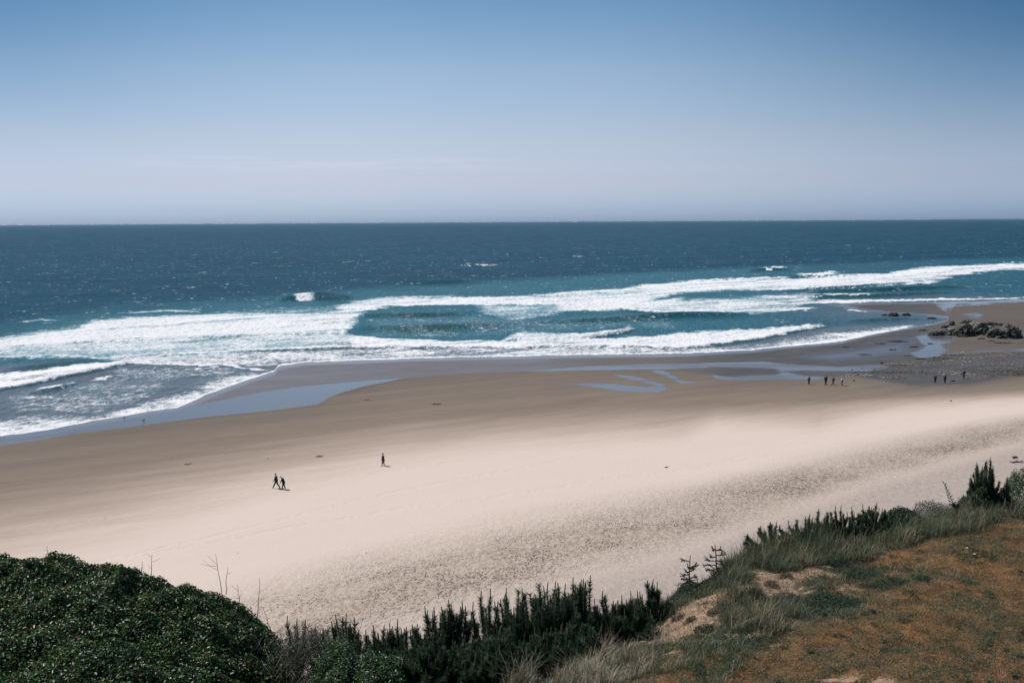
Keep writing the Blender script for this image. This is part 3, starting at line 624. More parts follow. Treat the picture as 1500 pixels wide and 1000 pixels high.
def mound(name, pxs, Y, depth, label, cat, palc, palw, n, size, drop=.5, M_=None, lump=.12, seed=120, stems=8, asp=.55):
    """leafy shrub whose outline follows the given points"""
    C = np.array([AT(x, y, Y) for x, y in pxs]); ca, cz = C[:, 0]/C[:, 1], C[:, 2]
    cx = C[:, 0].mean(); root = empty(name, (cx, Y, float(hB(cx, Y))), label=label, cat=cat)
    a = RNG.uniform(ca[0], ca[-1], n); yy = Y+RNG.uniform(-depth, depth, n); X = a*yy
    edge = np.clip(np.minimum(a-ca[0], ca[-1]-a)/(.12*(ca[-1]-ca[0])), 0, 1)
    z = np.interp(a, ca, cz)-(np.abs(yy-Y)/depth)**2*drop+(fbm(X/.3, yy/.3, seed, 3)-.5)*lump*2-(1-edge)**2*.2
    g0 = hB(X, yy); z = g0+(z-g0)*np.sqrt(RNG.uniform(.25, 1, n))
    k = z > g0-.03; P = np.stack([X, yy, z], 1)[k]; n = len(P)
    mb = MB(); leaves(mb, P+RNG.normal(0, .01, (n, 3)), RNG.uniform(.6, 1.2, n)*size, RNG.normal(0, .6, (n, 3))+[0, -.2, .8], palette(n, palc, palw, .25), asp)
    mb.build('foliage', M_ or M_leaf, root); mb = MB()
    for i in range(stems):
        t = P[random.randrange(n)]; b = np.array([t[0]*.7+cx*.3, t[1]*.6+Y*.4, 0]); b[2] = hB(b[0], b[1])-.02
        mb = MB(); tube(mb, [b, (b+t)/2+[.02, 0, .03], t], [.01, .008, .003], (.10, .07, .05), 4); mb.build('stem', M_bark, root)
    return root
mound('low_shrub', [(455,995),(480,968),(505,956),(522,960),(540,954),(562,968),(588,974),(612,1000)], 14.6, .9, 'low bright green leafy shrub at the bottom edge, left of the pines', 'shrub',
      [(.05, .10, .03), (.08, .14, .045), (.03, .06, .022)], [3, 1.5, 3], 18000, .045, .5, lump=.34)
mound('coastal_shrub', [(1290,762),(1305,751),(1322,744),(1340,748),(1352,757),(1362,768)], 21.2, .8, 'round mid green leafy shrub at the right end of the pine thicket', 'shrub',
      [(.035, .075, .03), (.05, .095, .035), (.02, .045, .02)], [3, 2, 3], 14000, .045)
mound('coastal_shrub', [(1330,752),(1342,735),(1362,731),(1385,737),(1405,740),(1420,733),(1430,735)], 23.2, .8, 'low grey green shrub mound between the pine thicket and the dark conical pine', 'shrub',
      [(.05, .07, .045), (.07, .085, .055), (.03, .045, .03)], [3, 2, 3], 16000, .035)
mound('coastal_shrub', [(1470,708),(1479,698),(1486,690),(1493,691),(1500,684),(1512,686),(1530,676),(1560,690),(1590,705)], 23.6, .7, 'light green leafy shrub cut by the right edge of the photo', 'shrub',
      [(.04, .085, .028), (.06, .11, .04), (.025, .05, .02)], [3, 1.5, 2], 12000, .045, .5, lump=.3)
mound('coastal_shrub', [(972,884),(990,866),(1000,859),(1010,852),(1022,857),(1034,853),(1046,858),(1056,866)], 17.6, .5, 'dark green scrub around the foot of the smaller spruce sapling', 'shrub',
      [(.035, .06, .028), (.05, .08, .035), (.10, .09, .055), (.02, .04, .02)], [3, 2, 1, 2], 12000, .03, .3)
mound('coastal_shrub', [(1030,858),(1042,846),(1050,838),(1060,835),(1070,829),(1084,833),(1100,838)], 18.2, .5, 'dark green scrub around the foot of the larger spruce sapling', 'shrub',
      [(.03, .065, .03), (.045, .085, .04), (.08, .085, .05), (.02, .04, .02)], [3, 2, 1, 2], 12000, .03, .3)
mound('coastal_shrub', [(1395,748),(1405,735),(1418,728),(1430,730),(1440,738),(1450,748)], 22.6, .6, 'dark low scrub at the left foot of the conical pine', 'shrub',
      [(.03, .055, .028), (.045, .07, .035), (.02, .04, .02)], [3, 2, 2], 12000, .03, .3)
# dry twig tangle between the big bush and the pines
def tangle():
    P0 = AT(440, 960, 15.8); root = empty('twig_tangle', (P0[0], P0[1], float(hB(P0[0], P0[1]))), label='grey tangle of bare twigs between the big bush and the first pines', cat='shrub')
    mb = MB(); r = random.Random(5)
    for i in range(620):
        px = r.gauss(450, 32); py = 905+abs(r.gauss(0, 40))+abs(px-440)*.35; Y = r.uniform(14.8, 16.6); t = AT(px, py, Y)
        b = t+np.array([r.uniform(-.25, .25), r.uniform(-.2, .2), -r.uniform(.15, .5)]); m = (b+t)/2+np.array([r.uniform(-.07, .07), 0, r.uniform(-.03, .05)])
        c = np.array(r.choice(((.16, .13, .11), (.09, .075, .06), (.22, .19, .16), (.06, .07, .04))))
        tube(mb, [b, m, t], [.005, .0035, .002], c, 3)
    mb.build('twigs', M_bark, root)['kind'] = 'stuff'
    mb = MB(); n = 9000; px = RNG.normal(455, 34, n); py = 935+np.abs(RNG.normal(0, 45, n)); P = np.array([AT(a, b, c) for a, b, c in zip(px, py, RNG.uniform(14.8, 16.4, n))])
    leaves(mb, P, RNG.uniform(.015, .035, n), RNG.normal(size=(n, 3)), palette(n, [(.035, .065, .028), (.09, .09, .06), (.055, .09, .035)], [3, 1, 2])); mb.build('foliage', M_leaf, root)
tangle()

# ------------------------------------------------------------------ young pines
def pine(name, label, px, top, Y, wpx, nshoot, low=None, seed=0, cat='pine', needle=.055, dens=1.0, tops=None, cone=.0, cl=(.10, .22), group=None, flat=.35, depth=.6):
    r = random.Random(seed); T = AT(px, top, Y); gz = float(hB(T[0], T[1])); base = np.array([T[0], T[1], gz]); sc = Y/F; W = wpx*sc/2; Ht = T[2]-gz
    if Ht < .7: base[2] = gz = T[2]-.7; Ht = .7
    root = empty(name, tuple(base), label=label, cat=cat, group=group)
    tk, fol = MB(), MB()
    tube(tk, [base+[0, 0, -.1], base+[.02, 0, Ht*.4], base+[0, .02, Ht*.8]], [.045, .03, .012], (.09, .06, .045), 6)
    shoots = []
    tl = tops or [(0, 0)]
    for (dx, dy) in tl: shoots.append((dx*sc, r.uniform(-.1, .1), Ht-dy*sc, True))
    for i in range(int(nshoot*1.6)):
        x = r.uniform(-1, 1); y = r.uniform(-depth, depth); rr = abs(x)
        hh = Ht*(1-flat*rr**1.5-cone*rr)*(1-.62*r.random()**1.25)-.05-abs(y)*.15
        shoots.append((x*W, y*min(W*1.4, .8)/depth*depth, hh, r.random() < .75))
    for (x, y, h, hasc) in shoots:
        tipb = base+np.array([x*1.04+r.gauss(0, .035), y, h]); cln = r.uniform(*cl) if hasc else .05
        start = base+np.array([x*.25, y*.25, max(h*.35-.1, .02)]); elbow = base+np.array([x*.85, y*.85, h*.55]); top_ = tipb-np.array([0, 0, cln])
        pts = np.array([start, (start+elbow)/2, elbow, (elbow+top_)/2+[r.uniform(-.01, .01), 0, 0], top_])
        tube(tk, pts, [.014, .012, .010, .008, .006], (.08, .055, .04), 4)
        # needles along the upper two thirds
        n = int(420*dens); u = RNG.uniform(.12, 1.02, n).clip(0, .999)*4; i0 = np.minimum(u.astype(int), 3); f = (u-i0)[:, None]; P = pts[i0]*(1-f)+pts[i0+1]*f; ax = norm(pts[i0+1]-pts[i0])
        rad = norm(np.cross(ax, RNG.normal(size=(n, 3)))); D = norm(ax*.9+rad*RNG.uniform(.6, 1.7, (n, 1))); s = norm(np.cross(D, RNG.normal(size=(n, 3))))
        ln = needle*1.65*RNG.uniform(.7, 1.3, (n, 1)); wd = .0048; V = np.stack([P-s*wd, P+s*wd, P+D*ln], 1)
        sh = .6+.8*r.random(); C = np.repeat((palette(n, [(.042, .086, .042), (.062, .112, .050), (.030, .062, .035), (.09, .10, .045)], [3, 2.4, 2, .5])*sh)[:, None], 3, 1)
        fol.add(V.reshape(-1, 3), np.arange(n)[:, None]*3+np.array([[0, 1, 2]]), C.reshape(-1, 3))
        if hasc:
            c0 = np.array([.095, .085, .045])*r.uniform(.6, 1.3); q = top_+np.array([0, 0, -.02]); e = tipb+np.array([r.uniform(-.02, .02), 0, 0])
            can = MB(); tube(can, [q, q*.5+e*.5, e*.9+q*.1, e], [.009, .010, .008, .003], c0, 5); can.build('candle', M_bark, root)
            # short young needles hugging the candle
            n = 26; u = RNG.uniform(0, .8, (n, 1)); P = q+(e-q)*u; D = norm(norm(RNG.normal(size=(n, 3)))*[1, 1, .2]+[0, 0, 1.4]); s = norm(np.cross(D, RNG.normal(size=(n, 3))))
            V = np.stack([P-s*.003, P+s*.003, P+D*.014], 1); fol.add(V.reshape(-1, 3), np.arange(n)[:, None]*3+np.array([[0, 1, 2]]), (.045, .06, .032))
    tk.build('trunk', M_bark, root); fol.build('needles', M_needle, root)
    return root
PG = None
pine('young_pine', 'small leftmost pine top poking out of the grey twig tangle', 434, 898, 16.6, 40, 7, seed=1, tops=[(-8, 0), (8, 12), (22, 24)])
pine('young_pine', 'pine with paired tall candles, second from the left of the row', 508, 900, 16.6, 100, 30, seed=2, tops=[(-10, 2), (-2, 0), (10, 0), (-35, 16), (-24, 12), (-52, 18)])
pine('young_pine', 'short pine with a level line of candles left of the taller thin candle top', 553, 911, 16.4, 70, 24, seed=3, tops=[(-6, 2), (10, 4), (18, 0), (-20, 12)])
pine('young_pine', 'pine with one taller central candle, just left of the wide dense pine', 592, 903, 16.2, 80, 28, seed=4, tops=[(-11, 0), (4, 12), (22, 10), (-22, 16)])
pine('young_pine', 'wide dense pine left of the spindly gap in the row', 655, 880, 16.0, 120, 60, seed=5, tops=[(-32, 8), (-22, 10), (-10, 10), (5, 0), (18, 0), (28, 10)])
pine('young_pine', 'spindly pine with one bare leaning stem showing sand behind it', 715, 862, 16.3, 46, 9, seed=6, tops=[(3, 0), (-11, 5), (10, 18), (-24, 18)], dens=1.2)
pine('young_pine', 'tall crowded pine right of the spindly one', 762, 858, 16.0, 110, 60, seed=7, tops=[(-16, 1), (4, 0), (20, 12), (-34, 20), (30, 8)])
pine('young_pine', 'tallest bushy pine in the middle of the dark pine row', 812, 848, 15.8, 110, 70, seed=8, tops=[(-9, 1), (-2, 6), (7, 2), (16, 8), (-24, 14)])
pine('young_pine', 'pine with a cupped top of upright candles against the sand', 855, 841, 15.9, 70, 26, seed=9, tops=[(-12, 3), (10, 0), (4, 8), (-5, 10), (-16, 12)])
pine('young_pine', 'lower pine with scattered candles right of the cupped one', 905, 864, 16.2, 110, 50, seed=10, tops=[(-22, 0), (20, 0), (5, 12), (-8, 14), (32, 8)])
pine('young_pine', 'rightmost small pine of the row beside the grassy slope', 955, 847, 16.9, 60, 24, seed=11, tops=[(-4, 2), (8, 0), (1, 8), (12, 4)])
pine('young_pine', 'shadowy low pine in front of the wide dense pine', 640, 925, 14.8, 150, 60, seed=12, tops=[(0, 0)])
pine('young_pine', 'shadowy low pine in front of the tall crowded pine', 745, 915, 14.6, 150, 70, seed=13, tops=[(0, 0)])
pine('young_pine', 'shadowy low pine in front of the tallest bushy pine', 830, 905, 14.7, 130, 60, seed=14, tops=[(0, 0)])
pine('young_pine', 'low dark pine at the bottom edge right of the bright leafy shrub', 560, 945, 14.8, 110, 46, seed=15, tops=[(0, 0)])
pine('thicket_pine', 'left low end of the dark pine thicket above the dune grass', 1135, 762, 20.0, 80, 36, seed=21, cl=(.06, .12), needle=.036)
pine('thicket_pine', 'pine in the thicket right of its low left end', 1185, 750, 20.3, 80, 44, seed=22, tops=[(18, -4), (-8, 4), (0, 0)], cl=(.08, .16), needle=.036)
pine('thicket_pine', 'tall pine in the middle of the dark thicket', 1235, 741, 20.6, 90, 55, seed=23, tops=[(-10, 1), (0, 0), (18, 2), (30, 4)], cl=(.08, .16), needle=.036)
pine('thicket_pine', 'tallest right hand pine of the thicket beside the leafy shrub', 1283, 735, 20.9, 80, 50, seed=24, tops=[(0, 0), (-14, 4), (12, 10)], cl=(.08, .16), needle=.036)
pine('conical_pine', 'dark conical pine standing alone at the right bluff edge', 1446, 668, 22.4, 54, 80, seed=31, tops=[(2, 0), (-5, 4), (-14, 14), (8, 14), (-23, 28), (-29, 36)], cone=.5, cl=(.05, .12), flat=.25, needle=.036, dens=1.3)
pine('conical_pine', 'small dark pine leaning against the right side of the conical pine', 1473, 696, 22.3, 26, 22, seed=32, cone=.3, cl=(.05, .10), needle=.036)
pine('thicket_pine', 'low dark pine in front of the conical pine', 1432, 716, 21.9, 34, 20, seed=33, cl=(.05, .1), needle=.034)

# spruce saplings with bare tiers of side branches
def spruce(px, top, bot, Y, label, brs, lean=0, seed=0):
    r = random.Random(seed); T = AT(px+lean, top, Y); B = AT(px, bot, Y); root = empty('spruce_sapling', tuple(B), label=label, cat='sapling')
    tk, fol = MB(), MB(); sc = Y/F
    pts = np.array([B+(T-B)*k/6+[r.uniform(-.008, .008), 0, 0] for k in range(7)]); tube(tk, pts, np.linspace(.02, .006, 7), (.06, .05, .035), 5)
    def furry(p, q, n, w=.022):
        u = RNG.uniform(0, 1, (n, 1)); P = p+(q-p)*u; ax = norm(q-p)[None]; rad = norm(np.cross(ax, RNG.normal(size=(n, 3)))); D = norm(ax*.6+rad); s = norm(np.cross(D, RNG.normal(size=(n, 3))))
        V = np.stack([P-s*.004, P+s*.004, P+D*w*RNG.uniform(.7, 1.3, (n, 1))], 1)
        fol.add(V.reshape(-1, 3), np.arange(n)[:, None]*3+np.array([[0, 1, 2]]), np.repeat(palette(n, [(.03, .065, .035), (.045, .08, .04)], [1, 1]), 3, 0))
    for a, b in zip(pts[:-1], pts[1:]): furry(a, b, 60, .016)
    for (dy, dx, rise) in brs:
        f = dy/(bot-top); s = T+(B-T)*f; e = s+np.array([dx*sc, r.uniform(-.12, .12), rise*sc]); m = (s+e)/2+np.array([0, 0, -.012])
        tube(tk, [s, m, e], [.008, .006, .004], (.06, .05, .035), 4); furry(s, m, 90); furry(m, e, 110)
        for k in range(3):
            s2 = s+(e-s)*r.uniform(.4, .8); e2 = s2+np.array([dx*sc*.28, r.choice((-1, 1))*r.uniform(.05, .12), r.uniform(-.01, .05)]); tube(tk, [s2, e2], [.004, .003], (.06, .05, .035), 3); furry(s2, e2, 60)
    for k in range(46):
        s = B+(T-B)*r.uniform(.0, .3); th = r.uniform(0, 6.28); e = s+np.array([math.cos(th)*r.uniform(.08, .26), math.sin(th)*.2, r.uniform(-.02, .08)]); tube(tk, [s, e], [.005, .003], (.06, .05, .035), 3); furry(s, e, 90)
    tk.build('trunk', M_bark, root); fol.build('needles', M_needle, root)
spruce(1009, 813, 868, 17.8, 'smaller spruce sapling with sparse side branches, left of the pair', [(9, -14, 3), (17, -4, 1), (18, 4, 1), (20, 15, 3), (24, -7, 2), (27, -14, -3), (23, 9, 1), (33, 12, 0), (34, -13, 0)], 2, 1)
spruce(1052, 797, 850, 18.2, 'larger spruce sapling with a crooked top, right of the pair', [(7, -5, 0), (8, 9, 2), (16, 14, 4), (18, -8, -3), (24, -16, -1), (23, 10, -3), (30, -22, 0), (27, 13, -1), (34, 14, 0), (36, -18, 0)], -5, 2)
# tall seed stalk
def seedstalk():
    Y = 21.5; B = AT(1408, 772, Y); T = AT(1382, 706, Y); root = empty('seed_stalk', tuple(B), label='tall thin brown seed stalk leaning left above the grassy edge', cat='plant')
    mb = MB(); pts = [B+(T-B)*k/6+np.array([math.sin(k*.5)*.03, 0, 0]) for k in range(7)]; tube(mb, pts, np.linspace(.012, .004, 7), (.07, .05, .035), 4)
    for k in range(16):
        s = B+(T-B)*(.45+.55*k/16); e = s+np.array([(-1)**k*.08*(1.25-k/16), random.uniform(-.04, .04), .06]); tube(mb, [s, (s+e)/2, e], [.006, .012, .004], (.075, .055, .04), 4)
    s = B+(T-B)*.3; e = AT(1400, 738, Y); tube(mb, [s, (s+e)/2+[.03, 0, 0], e], [.008, .006, .004], (.07, .05, .035), 4)
    for k in range(10):
        p = s+(e-s)*(.5+k/20); q = p+np.array([(-1)**k*.09, 0, .05]); tube(mb, [p, (p+q)/2, q], [.006, .014, .004], (.055, .05, .035), 4)
    mb.build('stem', M_bark, root)
seedstalk()

# low leafy ground plants on the bank
def rosette(px, py, rad, n, size, label, cols, wts, ht=.08, name='ground_plant', flowers=()):
    P = hit(px, py); root = empty(name, tuple(P), label=label, cat='plant'); mb = MB(); n = int(n)
    th = RNG.uniform(0, 6.28, n); rr = rad*np.sqrt(RNG.uniform(0, 1, n))*(.7+.5*vn(th*1.5, th*0+px, 7)); X = P[0]+rr*np.cos(th)*1.3; Yy = P[1]+rr*np.sin(th)
    z = hB(X, Yy)+RNG.uniform(0, ht, n)*(1-.6*(rr/rad)**2)+.01
    leaves(mb, np.stack([X, Yy, z], 1), RNG.uniform(.6, 1.3, n)*size, RNG.normal(0, .6, (n, 3))+[0, 0, .7], palette(n, cols, wts, .3), .45); mb.build('foliage', M_grass, root)
    mb = MB()
    for k in range(6):
        mb = MB(); i = random.randrange(n); tube(mb, [P+[0, 0, -.01], np.array([(P[0]+X[i])/2, (P[1]+Yy[i])/2, z[i]]), np.array([X[i], Yy[i], z[i]])], [.004, .003, .002], (.06, .06, .03), 3); mb.build('stem', M_bark, root)
    for (fx, fy) in flowers:
        Q = hit(fx, fy)+[0, 0, .05]; fb = MB(); k = 10; t = np.arange(k)*6.283/k; D = np.stack([np.cos(t), np.sin(t), t*0+.3], 1)*.024
        s = np.stack([-np.sin(t), np.cos(t), t*0], 1)*.009; c = Q+D*.2
        V = np.stack([c-s*.5, c+D*.6-s, c+D, c+D*.6+s, c+s*.5], 1); fb.add(V.reshape(-1, 3), np.arange(k)[:, None]*5+np.array([[0, 1, 2, 3, 4]]), (.8, .8, .78))
        tube(fb, [Q-[0, 0, .08], Q], [.002, .002], (.05, .08, .03), 3)
        cb = MB(); tube(cb, [Q-[0, 0, .004], Q+[0, 0, .008]], [.008, .006], (.6, .4, .05), 8)
        fo = fb.build('flower', M_leaf, root); ce = cb.build('flower_center', M_leaf, None)
        for v in ce.data.vertices: v.co = v.co-Vector(root.location)
        ce.parent = fo
DG = [(.028, .058, .030), (.045, .082, .040), (.06, .09, .05)]; 
rosette(1424, 812, .30, 260, .045, 'green plant with two white daisies on the brown bank', DG, [2, 3, 1], .05, 'daisy_plant', flowers=[(1416, 806), (1427, 815)])
rosette(1212, 888, .42, 2600, .035, 'widest dark blue green creeping plant, below the sand patch', DG, [3, 3, 2], .14)
rosette(1258, 844, .36, 1700, .03, 'flat dark creeping plant right of the upper sand patch', DG, [3, 2, 2], .08)
rosette(1296, 857, .30, 1200, .03, 'creeping plant in the middle of the brown moss, left of the round one', DG, [3, 3, 1], .08)
rosette(1349, 848, .15, 600, .03, 'small round dark green plant alone on the brown moss', DG, [2, 4, 1], .08)
rosette(1078, 945, .45, 2600, .03, 'grey green creeping plant below the lower sand patch', DG, [3, 2, 3], .12)
rosette(1150, 880, .24, 1000, .03, 'small creeping plant just under the upper sand patch', DG, [3, 2, 3], .1)
rosette(1030, 925, .14, 420, .03, 'tiny dark plant on the lower sand patch', DG, [3, 2, 2], .07)
rosette(1095, 922, .2, 900, .03, 'clump of dark leaves between the two widest creeping plants', DG, [3, 2, 2], .09)
for i_, (x_, y_, r_, t_) in enumerate(((992, 908, .10, 'tiny brown plant at the upper left of the lower sand patch'), (1012, 936, .16, 'brown green plant at the bottom of the lower sand patch'), (1046, 900, .12, 'tiny dark plant at the right rim of the lower sand patch'),
      (1150, 846, .10, 'tiny plant in the middle of the upper sand patch'), (1130, 858, .12, 'tiny plant at the lower left of the upper sand patch'), (1010, 912, .09, 'smallest brown plant in the middle of the lower sand patch'))):
    rosette(x_, y_, r_, 220+1500*r_, .026, t_, [(.07, .07, .035), (.05, .07, .035), (.12, .09, .05)], [2, 2, 2], .09)
rosette(1228, 828, .2, 700, .03, 'dark leafy tuft at the right tip of the upper sand patch', DG, [3, 2, 1], .12)
gp = MB(); npl = 0
for i in range(260):
    x = random.uniform(1000, 1560); y = random.uniform(790, 1010)
    if y < 1210-x*.30 and x < 1250: continue
    P = hit(x, y)
    sa, mo_, gr_, pa_ = zones(np.array([P[0]]), np.array([P[1]]))
    if sa[0] > .3: continue
    n = random.randint(20, 90); rad = random.uniform(.04, .13); th = RNG.uniform(0, 6.28, n); rr = rad*np.sqrt(RNG.uniform(0, 1, n)); X = P[0]+rr*np.cos(th); Yy = P[1]+rr*np.sin(th)
    leaves(gp, np.stack([X, Yy, hB(X, Yy)+RNG.uniform(.01, .045, n)], 1), RNG.uniform(.015, .035, n), RNG.normal(0, .5, (n, 3))+[0, 0, .8], palette(n, [(.04, .075, .03), (.06, .10, .045), (.05, .07, .045)], [3, 2, 2])*random.uniform(.7, 1.2), .45)
tag(gp.build('clover_patches', M_leaf), 'small green weeds dotted over the brown mossy bank', 'weeds', kind='stuff')

# ------------------------------------------------------------------ rocks
def rock(name, px, py, wpx, hpx, label, seed, dpt=.8, tone=1.0, group=None, rough=.46, cat='rock'):
    P = G(px, py); D = P[1]; sc = D/F; W = wpx*sc/2; Hh = hpx*sc*1.02; import bmesh
    bm = bmesh.new(); bmesh.ops.create_icosphere(bm, subdivisions=5, radius=1); co = np.array([v.co[:] for v in bm.verts]); fs = np.array([[v.index for v in f.verts] for f in bm.faces]); bm.free()
    o = seed*13.7; n1 = fbm(co[:, 0]*1.7+o, co[:, 1]*1.7+co[:, 2]*2.1+o, seed, 4)-.5; n2 = fbm(co[:, 0]*5+o, co[:, 2]*5+co[:, 1]*4, seed+3, 4)-.5
    rdg = np.abs(fbm(co[:, 0]*3+o*2, co[:, 1]*3-co[:, 2]*3, seed+5, 3)-.5)
    r = 1+n1*rough*1.9+n2*rough*1.9-rdg*rough*1.6; co2 = co*r[:, None]; mx = co2[:, 2].max()
    V = co2*[W, W*dpt, Hh*.92/mx]; V[:, 2] = np.where(V[:, 2] < 0, V[:, 2]*.15, V[:, 2])
    up = np.clip(co2[:, 2], 0, 1)[:, None]; hn = fbm(co2[:, 0]*4+o, co2[:, 1]*4+co2[:, 2]*4, seed+9, 3)[:, None]
    C = (np.array([[.032, .032, .026]])*(1-sst(.40, .62, hn))+np.array([[.175, .168, .13]])*sst(.40, .62, hn))*tone
    mb = MB(); mb.add(V+[P[0], P[1]+W*dpt*.6, 0], fs, C); root = empty(name, (P[0], P[1]+W*dpt*.6, 0)); me_o = mb.build(name, M_rock, root, smooth=False)
    loc = root.location.copy(); bpy.data.objects.remove(root); me_o.name = name; me_o.parent = None; me_o.location = loc
    return tag(me_o, label, cat, group)
rock('rock_outcrop', 1479, 496, 48, 24, 'large dark rock at the right end of the outcrop', 3, .7, .8)
rock('rock_outcrop', 1434, 491, 44, 21, 'tall grey green rock mass in the middle of the outcrop', 4, .7, 1.)
rock('rock_outcrop', 1415, 493, 34, 21, 'dark pointed rock left of the tall middle mass', 5, .7, .6)
rock('rock_outcrop', 1457, 489, 34, 13, 'low pale saddle of rock between the two largest masses', 6, .8, 1.3)
rock('rock_outcrop', 1392, 491, 30, 12, 'low light grey rock shelf at the left of the outcrop', 7, .7, 1.3)
rock('rock_outcrop', 1374, 492, 24, 8, 'low dark rock at the edge of the blue pool', 8, .6, .6)
rock('rock_outcrop', 1412, 494, 16, 5, 'small dark boulder in front of the outcrop foot', 9, .6, .6)
rock('rock_outcrop', 1478, 496.5, 18, 4, 'flat dark slab at the foot of the right rock', 10, .6, .6)
rock('rock_outcrop', 1452, 478, 40, 7, 'dark ridge of rock behind the middle of the outcrop', 11, .6, .6)
rock('rock_outcrop', 1395, 477, 10, 8, 'small dark stack standing behind the left shelf', 12, .7, .6)
rock('rock_outcrop', 1418, 474, 18, 6, 'dark block behind the pointed rock', 13, .7, .6)
rock('wave_washed_rock', 1310, 463.5, 18, 6.5, 'larger dark rock breaking the surface in the inlet', 14, .6, .45, rough=.4)
rock('wave_washed_rock', 1329, 462.5, 14, 4.5, 'smaller dark rock just right of the larger one in the inlet', 15, .6, .45, rough=.45)
rock('wave_washed_rock', 1366, 467, 13, 3, 'flat dark rock near the inlet head, alone', 16, .6, .4)
rock('wave_washed_rock', 1297, 462, 8, 2.5, 'small dark rock just left of the larger one in the inlet', 17, .6, .4)
rock('wave_washed_rock', 1353, 485, 15, 3, 'low dark ledge on the wet sand left of the outcrop', 18, .5, .45)
rock('wave_washed_rock', 1292, 533, 5, 3, 'small lone dark stone on the wet sheen left of the cobbles', 19, .7, .4)
rock('wave_washed_rock', 1349, 526.5, 18, 2.5, 'flat dark ledge along the lower edge of the blue pool', 20, .4, .45)
rock('wave_washed_rock', 1363, 504, 8, 2, 'small dark stone between the two lobes of the blue pool', 22, .6, .4)
for i_, (x_, y_, w_, h_, t_) in enumerate(((1268, 520, 22, 1.6, 'faint flat ledge on wet sand above the group of three'), (1240, 509, 12, 1.6, 'leftmost flat ledge in the wet sand'), (1330, 522, 14, 1.6, 'flat ledge just left of the lower pool edge'), (1316, 501, 30, 2.2, 'long thin dark ledge awash left of the blue pool'), (1290, 504, 18, 2, 'thin ledge at the left end of the long thin one'), (1340, 509, 16, 2, 'short flat ledge near the upper left of the blue pool'),
      (1309, 513, 12, 1.8, 'small flat ledge below the long thin one'), (1470, 503, 26, 2, 'flat dark ledge on brown sand below the right rock'), (1452, 500, 14, 1.8, 'small flat ledge on brown sand below the pale saddle'),
      (1438, 497, 12, 2.5, 'small dark boulder at the foot of the tall middle mass'), (1385, 481, 14, 5, 'low jagged rock behind the left shelf'))):
    rock('wave_washed_rock', x_, y_, w_, h_, t_, 40+i_, .35, .5)
# cobble bed
def cobbles():
    import bmesh
    bm = bmesh.new(); bmesh.ops.create_icosphere(bm, subdivisions=1, radius=1); co = np.array([v.co[:] for v in bm.verts]); fs = np.array([[v.index for v in f.verts] for f in bm.faces]); bm.free()
    P = poly([(1215, 543), (1290, 535), (1340, 529), (1400, 520), (1520, 516), (1560, 535), (1540, 549), (1440, 550), (1400, 553), (1330, 556), (1250, 551)])
    lo, hi = P.min(0), P.max(0); q = RNG.uniform(lo, hi, (60000, 2)); q = q[sdpoly(P, q[:, 0], q[:, 1])+(fbm(q[:, 0]/8, q[:, 1]/8, 131)-.5)*14 < 0]
    dn = fbm(q[:, 0]/11, q[:, 1]/2.6, 132, 4); q = q[(RNG.uniform(0, 1, len(q)) < sst(.42, .62, dn)*.9+.04)][:9000]
    n = len(q); s = RNG.uniform(.06, .24, n); th = RNG.uniform(0, 6.28, n); sh = np.stack([RNG.uniform(.8, 1.6, n), RNG.uniform(.7, 1.2, n), RNG.uniform(.2, .45, n)], 1)*s[:, None]
    V = co[None]*sh[:, None]*(1+RNG.uniform(-.2, .2, (n, len(co), 1))); c_, s_ = np.cos(th)[:, None], np.sin(th)[:, None]
    V = np.stack([V[..., 0]*c_-V[..., 1]*s_+q[:, :1], V[..., 0]*s_+V[..., 1]*c_+q[:, 1:], V[..., 2]+.06], -1)
    pc = palette(n, [(.17, .145, .105), (.26, .22, .19), (.05, .05, .045), (.10, .088, .07)], [4, 1.6, 5, 5]); big = fbm(q[:, 0]/12+3, q[:, 1]/3, 134)[:, None]
    pc = pc*(.55+.9*sst(.35, .65, big)); mb = MB(); mb.add(V.reshape(-1, 3), (np.arange(n)[:, None, None]*len(co)+fs[None]).reshape(-1, 3), np.repeat(pc, len(co), 0))
    tag(mb.build('cobble_bed', M_rock), 'mottled bed of cobbles and weed below the rock outcrop', 'cobbles', kind='stuff')
cobbles()

def flecks():
    n = 2600; px = RNG.uniform(-50, 1550, n); py = RNG.uniform(565, 900, n); P = np.array([G(a, b, .05) for a, b in zip(px, py)]); kx = fbm(*[q/k for q, k in zip(rot(P[:, 0], P[:, 1], 30), (14, 3))], 140, 3)
    P = P[(kx > .54)]; P = P[:200]; n = len(P); th = RNG.uniform(0, 6.28, n); s = RNG.uniform(.02, .09, n)[:, None]
    d = np.stack([np.cos(th), np.sin(th), th*0], 1)*s*RNG.uniform(1, 3, (n, 1)); e = np.stack([-np.sin(th), np.cos(th), th*0], 1)*s*.6; u = np.array([[0, 0, 1]])*s*.7
    b = P-u*1.2; V = np.stack([b-d, b-e, b+d, b+e, P+u], 1); k = np.arange(n)[:, None]*5; mb = MB(); mb.add(V.reshape(-1, 3), (k[:, :, None]+np.array([[[0, 1, 4], [1, 2, 4], [2, 3, 4], [3, 0, 4]]])).reshape(-1, 3), (.06, .05, .038))
    tag(mb.build('wrack_flecks', M_weed), 'tiny dark flecks of weed and shell strewn over the sand', 'beach litter', kind='stuff')
flecks()
